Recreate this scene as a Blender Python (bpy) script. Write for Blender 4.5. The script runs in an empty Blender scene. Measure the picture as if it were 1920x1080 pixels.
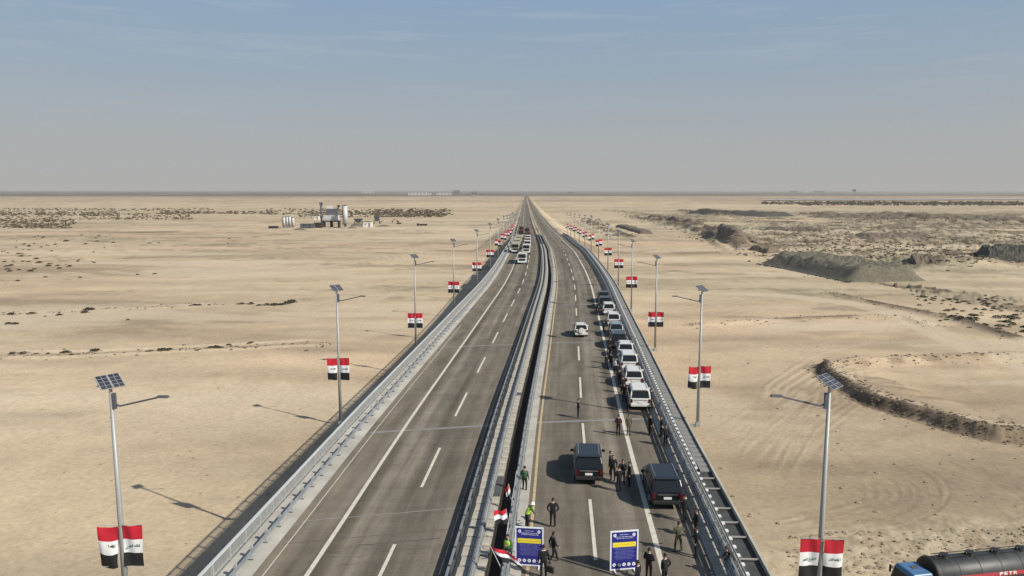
import bpy, bmesh, math, random
import numpy as np
from mathutils import Vector, Matrix, Euler
random.seed(7); RNG = np.random.default_rng(11)
S = bpy.context.scene
COL = S.collection
rad = math.radians

# ------------------------------------------------------------------ camera, world, sun, exposure
PITCH = math.atan(181/1380.0); CAMZ = 33.0
cd = bpy.data.cameras.new('camera'); cam = bpy.data.objects.new('camera', cd); COL.objects.link(cam)
cam.location = (0, 0, CAMZ); cam.rotation_euler = (math.pi/2-PITCH, 0, 0)
cd.sensor_width = 36; cd.lens = 1380/1920*36; cd.shift_x = -25/1920; cd.clip_start = .5; cd.clip_end = 90000
S.camera = cam
SUN_EL, SUN_AZ = rad(37.5), math.atan2(.852, -.523)     # azimuth from +Y towards +X
W = bpy.data.worlds.new('World'); S.world = W; W.use_nodes = True
nt = W.node_tree; N = nt.nodes; L = nt.links; N.clear()
wo = N.new('ShaderNodeOutputWorld'); bg = N.new('ShaderNodeBackground'); sky = N.new('ShaderNodeTexSky')
sky.sky_type = 'NISHITA'; sky.sun_disc = False; sky.sun_elevation = SUN_EL; sky.sun_rotation = SUN_AZ
sky.altitude = 0; sky.air_density = 1.0; sky.dust_density = 4.0; sky.ozone_density = 1.5
tc = N.new('ShaderNodeTexCoord'); sx = N.new('ShaderNodeSeparateXYZ')
L.new(tc.outputs['Generated'], sx.inputs[0])
# dusty lower air: the sky goes from blue to a flat grey towards the horizon
mr = N.new('ShaderNodeMapRange'); mr.inputs['From Min'].default_value = -0.01; mr.inputs['From Max'].default_value = .30
mr.inputs['To Min'].default_value = 1.0; mr.inputs['To Max'].default_value = 0.35
L.new(sx.outputs['Z'], mr.inputs['Value'])
ramp = N.new('ShaderNodeValToRGB'); L.new(sx.outputs['Z'], ramp.inputs[0])
ramp.color_ramp.elements[0].position = 0.0; ramp.color_ramp.elements[0].color = (4.85, 4.76, 4.66, 1)
ramp.color_ramp.elements[1].position = .26; ramp.color_ramp.elements[1].color = (2.55, 3.78, 5.25, 1)
e = ramp.color_ramp.elements.new(.06); e.color = (4.25, 4.42, 4.52, 1)
e = ramp.color_ramp.elements.new(.15); e.color = (3.30, 4.00, 4.75, 1)
e = ramp.color_ramp.elements.new(.8); e.color = (.80, 1.35, 2.5, 1)
mix = N.new('ShaderNodeMixRGB'); mix.inputs[0].default_value = .85
L.new(sky.outputs[0], mix.inputs[1]); L.new(ramp.outputs[0], mix.inputs[2])
# thin cirrus streaks
mp = N.new('ShaderNodeMapping'); mp.inputs['Scale'].default_value = (2.2, 2.2, 26); L.new(tc.outputs['Generated'], mp.inputs[0])
nz = N.new('ShaderNodeTexNoise'); nz.inputs['Scale'].default_value = 2.3; nz.inputs['Detail'].default_value = 7; nz.inputs['Roughness'].default_value = .6
L.new(mp.outputs[0], nz.inputs['Vector'])
cr = N.new('ShaderNodeMapRange'); cr.inputs['From Min'].default_value = .53; cr.inputs['From Max'].default_value = .78
cr.inputs['To Max'].default_value = .36
L.new(nz.outputs[0], cr.inputs['Value'])
up = N.new('ShaderNodeMapRange'); up.inputs['From Min'].default_value = .06; up.inputs['From Max'].default_value = .2; L.new(sx.outputs['Z'], up.inputs['Value'])
mu = N.new('ShaderNodeMath'); mu.operation = 'MULTIPLY'; L.new(cr.outputs[0], mu.inputs[0]); L.new(up.outputs[0], mu.inputs[1])
mix2 = N.new('ShaderNodeMixRGB'); L.new(mu.outputs[0], mix2.inputs[0]); L.new(mix.outputs[0], mix2.inputs[1]); mix2.inputs[2].default_value = (4.9, 5.1, 5.4, 1)
L.new(mix2.outputs[0], bg.inputs[0]); bg.inputs[1].default_value = .10; L.new(bg.outputs[0], wo.inputs[0])
sd = bpy.data.lights.new('sun', 'SUN'); sun = bpy.data.objects.new('sun', sd); COL.objects.link(sun)
sd.energy = 4.9; sd.angle = rad(.5); sd.color = (1, .94, .83)
sdir = Vector((-math.sin(SUN_AZ)*math.cos(SUN_EL), -math.cos(SUN_AZ)*math.cos(SUN_EL), -math.sin(SUN_EL)))
sun.rotation_euler = sdir.to_track_quat('-Z', 'Y').to_euler(); sun.location = (60, -40, 90)
vs = S.view_settings; vs.view_transform = 'Standard'; vs.look = 'None'; vs.gamma = 1; vs.use_curve_mapping = False
vs.exposure = 0.06
try:
    S.cycles.volume_bounces = 0; S.cycles.volume_step_rate = 5
except Exception: pass

# ------------------------------------------------------------------ naming helpers
def tag(o, label=None, cat=None, group=None, kind=None):
    if label: o['label'] = label
    if cat: o['category'] = cat
    if group: o['group'] = group
    if kind: o['kind'] = kind
    return o
def empty(name, loc=(0, 0, 0), rz=0, label=None, cat=None, group=None):
    o = bpy.data.objects.new(name, None); COL.objects.link(o); o.location = loc; o.rotation_euler = (0, 0, rz); o.empty_display_size = .2
    return tag(o, label, cat, group)
def link(name, me, mat=None, parent=None, loc=None):
    o = bpy.data.objects.new(name, me); COL.objects.link(o)
    if mat is not None and me is not None and len(me.materials) == 0:
        for m in (mat if isinstance(mat, (list, tuple)) else [mat]): me.materials.append(m)
    if parent: o.parent = parent
    if loc is not None: o.location = loc
    return o
KIDS = {}
def copy_tree(o, parent=None):
    c = o.copy(); COL.objects.link(c)
    if parent: c.parent = parent
    for ch in list(o.children): copy_tree(ch, c)
    return c

class MB:
    """collects shapes into one mesh"""
    def __init__(s): s.v = []; s.f = []; s.m = []
    def add(s, vs, fs, m=0):
        b = len(s.v); s.v += [tuple(p) for p in vs]
        for f in fs: s.f.append([i+b for i in f]); s.m.append(m)
        return s
    def box(s, c, d, rz=0, m=0, taper=1.0, M=None):
        x, y, z = d[0]/2, d[1]/2, d[2]/2; P = []
        for sz in (-1, 1):
            t = taper if sz > 0 else 1
            for sxx, sy in ((-1, -1), (1, -1), (1, 1), (-1, 1)):
                p = Vector((sxx*x*t, sy*y*t, sz*z))
                if rz: p = Matrix.Rotation(rz, 3, 'Z') @ p
                if M is not None: p = M @ p
                P.append(Vector(c)+p)
        return s.add(P, [(0, 3, 2, 1), (4, 5, 6, 7), (0, 1, 5, 4), (1, 2, 6, 5), (2, 3, 7, 6), (3, 0, 4, 7)], m)
    def tube(s, a, b, r0, r1=None, n=8, m=0, caps=True):
        a = Vector(a); b = Vector(b); r1 = r0 if r1 is None else r1
        d = (b-a).normalized(); u = d.orthogonal().normalized(); w = d.cross(u); P = []
        for q, r in ((a, r0), (b, r1)):
            for i in range(n):
                t = 2*math.pi*(i+.5)/n; P.append(q+u*math.cos(t)*r+w*math.sin(t)*r)
        F = [(i, (i+1) % n, n+(i+1) % n, n+i) for i in range(n)]
        if caps: F += [tuple(range(n-1, -1, -1)), tuple(range(n, 2*n))]
        return s.add(P, F, m)
    def ball(s, c, r, n=8, k=5, m=0, sc=(1, 1, 1)):
        P = [Vector(c)+Vector((0, 0, -r*sc[2]))]
        for j in range(1, k):
            ph = math.pi*j/k-math.pi/2
            for i in range(n):
                t = 2*math.pi*i/n; P.append(Vector(c)+Vector((math.cos(t)*math.cos(ph)*r*sc[0], math.sin(t)*math.cos(ph)*r*sc[1], math.sin(ph)*r*sc[2])))
        P.append(Vector(c)+Vector((0, 0, r*sc[2]))); F = []
        for i in range(n): F.append((0, 1+(i+1) % n, 1+i))
        for j in range(k-2):
            for i in range(n):
                a = 1+j*n; F.append((a+i, a+(i+1) % n, a+n+(i+1) % n, a+n+i))
        a = 1+(k-2)*n
        for i in range(n): F.append((a+i, a+(i+1) % n, len(P)-1))
        return s.add(P, F, m)
    def loft(s, rings, m=0, caps=True, closed=True):
        n = len(rings[0]); P = [p for r in rings for p in r]; F = []
        for j in range(len(rings)-1):
            for i in range(n if closed else n-1):
                F.append((j*n+i, j*n+(i+1) % n, (j+1)*n+(i+1) % n, (j+1)*n+i))
        if caps: F += [tuple(range(n-1, -1, -1)), tuple(range((len(rings)-1)*n, len(rings)*n))]
        return s.add(P, F, m)
    def mesh(s, name, mats=None, smooth=False):
        me = bpy.data.meshes.new(name); me.from_pydata([tuple(p) for p in s.v], [], s.f); me.update()
        if mats is not None:
            for mm in (mats if isinstance(mats, (list, tuple)) else [mats]): me.materials.append(mm)
        if any(s.m): me.polygons.foreach_set('material_index', s.m)
        if smooth: me.polygons.foreach_set('use_smooth', [True]*len(me.polygons))
        return me
    def build(s, name, mats, parent=None, loc=None, smooth=False, bevel=0):
        o = link(name, s.mesh(name, mats, smooth), None, parent, loc)
        if bevel:
            b = o.modifiers.new('bevel', 'BEVEL'); b.width = bevel; b.segments = 2; b.limit_method = 'ANGLE'
        return o

# ------------------------------------------------------------------ materials
def mat(name, col, rough=.7, metal=0, noise=0, nscale=8, col2=None, bump=0, spec=.5, detail=5, coord='Object', coat=0):
    m = bpy.data.materials.new(name); m.use_nodes = True; t = m.node_tree; b = t.nodes['Principled BSDF']
    b.inputs['Base Color'].default_value = (*col, 1); b.inputs['Roughness'].default_value = rough; b.inputs['Metallic'].default_value = metal
    b.inputs['Specular IOR Level'].default_value = spec
    if coat: b.inputs['Coat Weight'].default_value = coat; b.inputs['Coat Roughness'].default_value = .08
    if noise or col2 or bump:
        tcn = t.nodes.new('ShaderNodeTexCoord'); n = t.nodes.new('ShaderNodeTexNoise'); n.inputs['Scale'].default_value = nscale; n.inputs['Detail'].default_value = detail
        t.links.new(tcn.outputs[coord], n.inputs['Vector'])
        r = t.nodes.new('ShaderNodeValToRGB'); r.color_ramp.elements[0].position = .3; r.color_ramp.elements[1].position = .7
        c2 = col2 or tuple(c*(1-noise) for c in col)
        r.color_ramp.elements[0].color = (*c2, 1); r.color_ramp.elements[1].color = (*col, 1)
        t.links.new(n.outputs[0], r.inputs[0]); t.links.new(r.outputs[0], b.inputs['Base Color'])
        if bump:
            bp = t.nodes.new('ShaderNodeBump'); bp.inputs['Strength'].default_value = bump; bp.inputs['Distance'].default_value = .05
            t.links.new(n.outputs[0], bp.inputs['Height']); t.links.new(bp.outputs[0], b.inputs['Normal'])
    return m
M = {}
M['steel'] = mat('galvanised_steel', (.44, .45, .45), .6, .15, noise=.25, nscale=3)
M['rail'] = mat('galvanised_rail', (.27, .29, .30), .6, .15, noise=.3, nscale=1.5)
M['pole'] = mat('pole_steel', (.36, .37, .37), .5, .2, noise=.12, nscale=2)
M['concrete'] = mat('concrete', (.42, .40, .36), .9, noise=.28, nscale=.9, bump=.2)
M['gutter'] = mat('gutter_concrete', (.50, .475, .42), .9, noise=.3, nscale=.5, bump=.15)
M['slab'] = mat('cover_slab_concrete', (.50, .46, .385), .92, noise=.3, nscale=1.3)
M['darksteel'] = mat('dark_toned_steel', (.055, .065, .075), .7, .2, noise=.3)  # dark tone carries the shade on the left median rail
M['slabgrey'] = mat('grey_cover_slab', (.27, .265, .25), .92, noise=.3, nscale=1.3)
M['dark_gravel'] = mat('dark_gravel', (.085, .08, .062), .95, nscale=.6, col2=(.045, .043, .035), bump=.8, detail=8)
M['shadesteel'] = mat('shaded_side_steel', (.15, .17, .19), .55, .2, noise=.3, nscale=1.5)  # darker copy of the rail steel, shade of its turned-away side in the colour
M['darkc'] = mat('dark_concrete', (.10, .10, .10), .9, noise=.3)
M['trough'] = mat('trough_shade', (.07, .075, .075), .9, noise=.4, nscale=2)  # shade of the recess put into a dark colour
M['white_paint'] = mat('white_road_paint', (.66, .62, .52), .8, spec=.2, noise=.22, nscale=3)
M['yellow_paint'] = mat('yellow_road_paint', (.58, .45, .26), .7, noise=.35, nscale=3)
M['black_paint'] = mat('black_car_paint', (.006, .007, .010), .30, 0, coat=.2)
M['white_car'] = mat('white_car_paint', (.70, .69, .66), .35, 0, noise=.10, nscale=2, coat=.2)
M['silver_car'] = mat('silver_car_paint', (.30, .35, .38), .32, .3, noise=.08, coat=.3)
M['beige_car'] = mat('beige_truck_paint', (.42, .38, .29), .5, 0, noise=.15)
M['red_car'] = mat('dark_red_truck_paint', (.16, .03, .025), .5, 0, noise=.2)
M['glass'] = mat('dark_glass', (.010, .014, .018), .3, 0, spec=.35)
M['tyre'] = mat('tyre_rubber', (.02, .02, .02), .85)
M['rim'] = mat('wheel_rim', (.45, .45, .46), .35, .6)
M['plastic'] = mat('black_plastic', (.02, .02, .022), .6)
M['chrome'] = mat('chrome_trim', (.6, .6, .62), .2, .9)
M['red_lamp'] = mat('red_lamp', (.09, .008, .008), .3)
M['clear_lamp'] = mat('clear_lamp', (.6, .6, .58), .2)
M['plate'] = mat('number_plate', (.75, .75, .73), .5)
M['flag_red'] = mat('flag_red', (.50, .012, .03), .85, noise=.12, nscale=3)
M['flag_white'] = mat('flag_white', (.78, .78, .79), .85, noise=.06, nscale=3)
M['flag_black'] = mat('flag_black', (.012, .012, .014), .85, noise=.1)
M['flag_green'] = mat('flag_green', (.02, .14, .08), .85)
M['skin'] = mat('skin', (.36, .21, .14), .6)
M['hair'] = mat('black_hair', (.012, .010, .009), .7)
M['suit'] = mat('black_suit', (.006, .007, .010), .85, noise=.3, nscale=20)
M['suit2'] = mat('charcoal_suit', (.012, .012, .015), .85, noise=.3, nscale=20)
M['maroon'] = mat('maroon_cloth', (.05, .014, .016), .85)
M['olive'] = mat('olive_cloth', (.05, .055, .03), .9, noise=.5, nscale=9, col2=(.10, .095, .055))
M['shirt'] = mat('white_shirt', (.72, .72, .74), .8)
M['hivis'] = mat('yellow_green_vest', (.42, .62, .05), .7)
M['green_cloth'] = mat('green_cloth', (.03, .12, .05), .85)
M['shoe'] = mat('black_shoe', (.01, .01, .01), .4)
M['helmet'] = mat('white_helmet', (.8, .8, .8), .35)
M['sign_blue'] = mat('sign_blue', (.022, .025, .22), .5)
M['sign_yellow'] = mat('sign_yellow', (.86, .74, .05), .5)
M['sign_white'] = mat('sign_white', (.80, .82, .86), .5)
M['sign_pale'] = mat('sign_pale_print', (.20, .22, .50), .5)
M['sign_orange'] = mat('sign_orange', (.65, .25, .03), .5)
M['tank_blk'] = mat('grey_black_tank', (.055, .060, .062), .5, .1, noise=.5, nscale=1.2)
M['tank_red'] = mat('red_stripe', (.42, .045, .065), .5, noise=.15)
M['cab_blue'] = mat('blue_cab_paint', (.085, .20, .38), .4, 0, noise=.25, nscale=2)
M['rust'] = mat('dark_rusty_steel', (.05, .035, .028), .8, noise=.4, nscale=.6)
M['plant_grey'] = mat('plant_grey', (.12, .13, .15), .7, .2, noise=.3, nscale=.4)
M['plant_white'] = mat('plant_white', (.55, .57, .58), .6, noise=.15, nscale=.4)
M['plant_yellow'] = mat('machine_yellow', (.30, .19, .05), .6)
M['far_white'] = mat('far_white_wall', (.7, .69, .66), .8, noise=.1, nscale=.1)
M['far_grey'] = mat('far_grey_wall', (.24, .23, .22), .8, noise=.2, nscale=.1)
M['gravel'] = mat('grey_gravel', (.185, .168, .122), .95, nscale=1.2, col2=(.10, .090, .066), bump=.8, detail=8)
M['brown_soil'] = mat('brown_soil', (.19, .15, .108), .95, nscale=.9, col2=(.115, .09, .066), bump=.8, detail=8)
M['leaf'] = mat('dry_shrub_leaf', (.052, .043, .024), .9, nscale=2, col2=(.030, .027, .016))
M['scrub'] = mat('brown_scrub', (.135, .108, .070), .9, nscale=.05, col2=(.075, .062, .04))
M['twig'] = mat('dry_twig', (.09, .07, .05), .9)

# solar cells
def solar_mat():
    m = bpy.data.materials.new('solar_cells'); m.use_nodes = True; t = m.node_tree; b = t.nodes['Principled BSDF']
    c = t.nodes.new('ShaderNodeTexCoord'); br = t.nodes.new('ShaderNodeTexBrick'); t.links.new(c.outputs['Object'], br.inputs['Vector'])
    br.offset = 0; br.inputs['Scale'].default_value = 1; br.inputs['Brick Width'].default_value = .22; br.inputs['Row Height'].default_value = .22
    br.inputs['Mortar Size'].default_value = .014; br.inputs['Color1'].default_value = (.03, .034, .05, 1); br.inputs['Color2'].default_value = (.045, .048, .06, 1)
    br.inputs['Mortar'].default_value = (.22, .23, .25, 1); t.links.new(br.outputs[0], b.inputs['Base Color']); b.inputs['Roughness'].default_value = .4; b.inputs['Specular IOR Level'].default_value = .3
    return m
M['solar'] = solar_mat()

def asphalt_mat():
    m = bpy.data.materials.new('worn_asphalt'); m.use_nodes = True; t = m.node_tree; n = t.nodes; l = t.links; b = n['Principled BSDF']
    uv = n.new('ShaderNodeUVMap'); uv.uv_map = 'road'                       # x = metres across, y = metres along
    sp = n.new('ShaderNodeSeparateXYZ'); l.new(uv.outputs[0], sp.inputs[0])
    def noise(sc, scale, det=5, rough=.55):
        mp = n.new('ShaderNodeMapping'); mp.inputs['Scale'].default_value = sc; l.new(uv.outputs[0], mp.inputs[0])
        q = n.new('ShaderNodeTexNoise'); q.inputs['Scale'].default_value = scale; q.inputs['Detail'].default_value = det; q.inputs['Roughness'].default_value = rough
        l.new(mp.outputs[0], q.inputs['Vector']); return q.outputs[0]
    def mrange(x, a, bb, c, d):
        q = n.new('ShaderNodeMapRange'); q.inputs[1].default_value = a; q.inputs[2].default_value = bb; q.inputs[3].default_value = c; q.inputs[4].default_value = d
        l.new(x, q.inputs[0]); return q.outputs[0]
    def mul(a, bb):
        q = n.new('ShaderNodeMath'); q.operation = 'MULTIPLY'; l.new(a, q.inputs[0])
        if isinstance(bb, (int, float)): q.inputs[1].default_value = bb
        else: l.new(bb, q.inputs[1])
        return q.outputs[0]
    streak = mrange(noise((1.3, .018, 1), 1.0, 6, .6), .3, .7, .76, 1.22)
    broad = mrange(noise((.28, .03, 1), 1.0, 3), .3, .7, .80, 1.2)
    cross = mrange(noise((.04, 1.1, 1), 1.0, 6, .65), .3, .7, .90, 1.09)
    fine = mrange(noise((1, 1, 1), 5.0, 6, .7), .3, .7, .86, 1.12)
    blot = mrange(noise((.5, .12, 1), 1.3, 6, .65), .35, .7, .74, 1.14)
    # worn tyre bands every 3.7 m lane
    w = n.new('ShaderNodeMath'); w.operation = 'ABSOLUTE'; l.new(sp.outputs[0], w.inputs[0])
    a = n.new('ShaderNodeMath'); a.operation = 'SUBTRACT'; l.new(w.outputs[0], a.inputs[0]); a.inputs[1].default_value = 7.5
    a2 = n.new('ShaderNodeMath'); a2.operation = 'ABSOLUTE'; l.new(a.outputs[0], a2.inputs[0])
    band = n.new('ShaderNodeFloatCurve')
    cvm = band.mapping; cv = cvm.curves[0]
    cv.points[0].location = (0, .55); cv.points[1].location = (1, .45)
    for p in ((.10, .68), (.22, .30), (.36, .45), (.55, .42), (.75, .60)): cv.points.new(*p)
    cvm.update()
    sc = mul(a2.outputs[0], 1/6.0); l.new(sc, band.inputs['Value'])
    bnd = mrange(band.outputs[0], .2, .8, .72, 1.34)
    k = mul(mul(mul(streak, broad), mul(cross, fine)), mul(blot, bnd))
    # thin cracks
    vo = n.new('ShaderNodeTexNoise'); vo.inputs['Scale'].default_value = 1; vo.inputs['Detail'].default_value = 3
    mpp = n.new('ShaderNodeMapping'); mpp.inputs['Scale'].default_value = (.09, .55, 1); l.new(uv.outputs[0], mpp.inputs[0]); l.new(mpp.outputs[0], vo.inputs['Vector'])
    cr = n.new('ShaderNodeMath'); cr.operation = 'SUBTRACT'; l.new(vo.outputs[0], cr.inputs[0]); cr.inputs[1].default_value = .60
    ca = n.new('ShaderNodeMath'); ca.operation = 'ABSOLUTE'; l.new(cr.outputs[0], ca.inputs[0])
    crk = mrange(ca.outputs[0], 0, .006, .76, 1)
    k = mul(k, crk)
    mx = n.new('ShaderNodeVectorMath'); mx.operation = 'SCALE'; mx.inputs[0].default_value = (.182, .158, .125); l.new(k, mx.inputs['Scale'])
    # blown sand towards the outer edge
    dust = mrange(w.outputs[0], 9.0, 13.0, 0, 1); dn = mrange(noise((.6, .1, 1), 1.5, 5, .6), .4, .75, 0, .75)
    dd = mul(dust, dn); mix = n.new('ShaderNodeMixRGB'); l.new(dd, mix.inputs[0]); l.new(mx.outputs[0], mix.inputs[1]); mix.inputs[2].default_value = (.34, .28, .20, 1)
    l.new(mix.outputs[0], b.inputs['Base Color']); b.inputs['Roughness'].default_value = .9; b.inputs['Specular IOR Level'].default_value = .12
    bp = n.new('ShaderNodeBump'); bp.inputs['Strength'].default_value = .25; bp.inputs['Distance'].default_value = .02; l.new(fine, bp.inputs['Height']); l.new(bp.outputs[0], b.inputs['Normal'])
    return m
M['asphalt'] = asphalt_mat()

# ------------------------------------------------------------------ the road's alignment
def smooth_table(ys, vals, win):
    g = np.arange(-200, 3000, 2.0); v = np.interp(g, ys, vals); k = np.hanning(win); k /= k.sum()
    pv = np.pad(v, win, mode='edge'); return g, np.convolve(pv, k, 'same')[win:-win]
_gc, _vc = smooth_table([-200, 31, 62, 93, 127, 155, 186, 217, 248, 279, 310, 372, 600, 3000], [-19.5, -2.4, -1.0, .9, 2.9, 4.6, 5.8, 6.5, 7.1, 7.4, 7.6, 7.8, 7.5, 7.5], 21)
_gz, _vz = smooth_table([-200, 250, 280, 310, 341, 372, 420, 600, 1000, 2000, 3000], [13, 13, 12.1, 11.3, 10.8, 10.4, 9.2, 6.8, 4.2, 2.2, 1.6], 25)
def cen(y): return float(np.interp(y, _gc, _vc))
def zr(y): return float(np.interp(y, _gz, _vz))
def head(y): return -math.atan((cen(y+4)-cen(y-4))/8)      # rotation about Z
def on_road(off, y, dz=0): return Vector((cen(y)+off, y, zr(y)+dz))
def ysamp(a, b):
    out = [a]
    while out[-1] < b:
        y = out[-1]; st = 3 if y < 320 else (8 if y < 700 else (40 if y < 3000 else 1500)); out.append(min(b, y+st))
    return out
def sweep(name, prof, a, b, mats, parent=None, uv=False, closed=True, smooth=False):
    ys = ysamp(a, b); mb = MB()
    rings = [[on_road(o, y, d) for o, d in prof] for y in ys]
    mb.loft(rings, caps=closed, closed=closed)
    ob = mb.build(name, mats, parent, smooth=smooth)
    if uv:
        me = ob.data; ul = me.uv_layers.new(name='road'); n = len(prof)
        for lp in me.loops:
            k = lp.vertex_index; ul.data[lp.index].uv = (prof[k % n][0], ys[k//n])
    return ob

# ground geometry: where a bearing from the viewpoint meets the plain
def at(u, v, h=0.0):
    a = math.atan((v-540)/1380)+PITCH; H = CAMZ-h; y = H/math.tan(a); dc = y*math.cos(PITCH)+H*math.sin(PITCH)
    return Vector(((u-985)/1380*dc, y, h))

# ------------------------------------------------------------------ terrain
_T = RNG.random((6, 256, 256))
def vnoise(x, y, k=0):
    xi = np.floor(x).astype(int); yi = np.floor(y).astype(int); fx = x-xi; fy = y-yi
    fx = fx*fx*(3-2*fx); fy = fy*fy*(3-2*fy); T = _T[k % 6]
    a = T[xi & 255, yi & 255]; b = T[(xi+1) & 255, yi & 255]; c = T[xi & 255, (yi+1) & 255]; d = T[(xi+1) & 255, (yi+1) & 255]
    return (a*(1-fx)+b*fx)*(1-fy)+(c*(1-fx)+d*fx)*fy
def fbm(x, y, s, o=4, k=0, g=.5):
    r = 0; a = 1; t = 0; ca, sa = .8, .6
    for i in range(o):
        r = r+a*vnoise(x/s+17.3*i, y/s+5.1*i, k+i); t += a; a *= g; x, y = ca*x-sa*y, sa*x+ca*y; s *= .5
    return r/t
def sstep(x, a, b):
    t = np.clip((x-a)/(b-a), 0, 1); return t*t*(3-2*t)
def pdist(x, y, pts):
    """distance to a polyline, signed side (+ = left of travel) and position along"""
    best = np.full(x.shape, 1e9); side = np.zeros(x.shape); along = np.zeros(x.shape); acc = 0
    for p, q in zip(pts[:-1], pts[1:]):
        dx, dy = q[0]-p[0], q[1]-p[1]; l2 = dx*dx+dy*dy; ln = math.sqrt(l2)
        t = np.clip(((x-p[0])*dx+(y-p[1])*dy)/l2, 0, 1); d = np.hypot(x-p[0]-t*dx, y-p[1]-t*dy)
        c = dx*(y-p[1])-dy*(x-p[0]); m = d < best
        best = np.where(m, d, best); side = np.where(m, np.sign(c), side); along = np.where(m, acc+t*ln, along); acc += ln
    return best, side, along/acc
def G(*pts): return [tuple(at(u, v)[:2]) for u, v in pts]

PIT_LIP = G((1548, 690), (1570, 712), (1640, 748), (1720, 775), (1800, 800), (1870, 815), (1935, 822))
PIT_TOP = G((1545, 690), (1600, 682), (1700, 676), (1800, 674), (1940, 672))
TRK_EDGE = G((1545, 548), (1620, 566), (1720, 585), (1800, 603), (1870, 625), (1940, 645))
TRK_LOW = G((1270, 610), (1400, 603), (1520, 597), (1640, 594), (1700, 598), (1760, 618))
DIRT1 = G((1940, 690), (1820, 655), (1740, 618), (1690, 592), (1600, 570), (1480, 555), (1380, 552))
LEFT_BERM = G((-20, 670), (150, 666), (300, 660), (480, 652), (620, 645))
LEFT_TRK2 = G((-20, 518), (200, 512), (420, 505), (640, 495), (830, 470))
LEFT_TRK3 = G((-20, 590), (120, 586), (260, 578), (420, 570))
LEFT_TRK4 = G((180, 450), (400, 447), (620, 446), (880, 432))
DITCHES = [G((1180, 408), (1260, 420), (1330, 432), (1400, 470)), G((1215, 414), (1300, 430), (1360, 446), (1385, 462)),
           G((1275, 395), (1330, 402), (1390, 408)), G((1320, 442), (1378, 454)), G((1096, 412), (1130, 430), (1180, 446)), G((1560, 404), (1700, 410), (1800, 414), (1940, 418)), G((1500, 403), (1560, 404))]
RUBBLE = [at(1640, 470), at(1500, 440), at(1800, 440), at(1400, 420), at(1700, 400), at(1900, 430)]
QL = G((1120, 392), (1180, 402), (1260, 428), (1340, 458), (1420, 484), (1600, 522), (1700, 514), (1800, 503), (1960, 497))
ARCS = []
_ra = random.Random(3)
for k in range(13):                                                 # loops turned by wheels
    ru = 26+9.5*k+_ra.uniform(-3, 3); rv = ru*(.46+_ra.uniform(-.03, .03)); u = 1628+_ra.uniform(-10, 10); v = 924+_ra.uniform(-5, 5)
    if ru < 60 and k % 2: u -= 30
    ARCS.append(G(*[(u+ru*math.cos(t), v-rv*math.sin(t)) for t in np.linspace(-1.7-_ra.random()*.4, 1.2+_ra.random()*.5, 14)]+[]))
    ARCS.append(G((u+ru*.1, v+rv), (u-60, v+rv*.9+22), (u-150, v+rv*.7+42+_ra.uniform(-4, 4)))[::-1])
for k in range(16):                                                 # fan of straight ruts
    u0 = 1380+k*12+_ra.uniform(-4, 4); u0 += _ra.uniform(-14, 14); e0 = _ra.uniform(0, 40); ARCS.append(G((u0-90+e0, 850+4*k-e0*.5), (u0-20+_ra.uniform(-9, 9), 800+_ra.uniform(-9, 9)), (u0+50+_ra.uniform(-14, 14), 750), (u0+90-k*3+_ra.uniform(-20, 20), 700-k+_ra.uniform(0, 25))))
for k in range(10):
    ARCS.append(G((1730+16*k, 840+5*k), (1830+12*k, 880+6*k+_ra.uniform(-4, 4)), (1960, 925+6*k)))
for k in range(7):
    ARCS.append(G((1440, 532+7*k), (1310, 556+7*k+_ra.uniform(-3, 3)), (1220, 580+6*k), (1150, 602+5*k)))
for k in range(6):
    ARCS.append(G((1640+9*k, 640+9*k), (1520+6*k, 668+11*k), (1440, 720+13*k), (1400, 800+10*k)))

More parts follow.
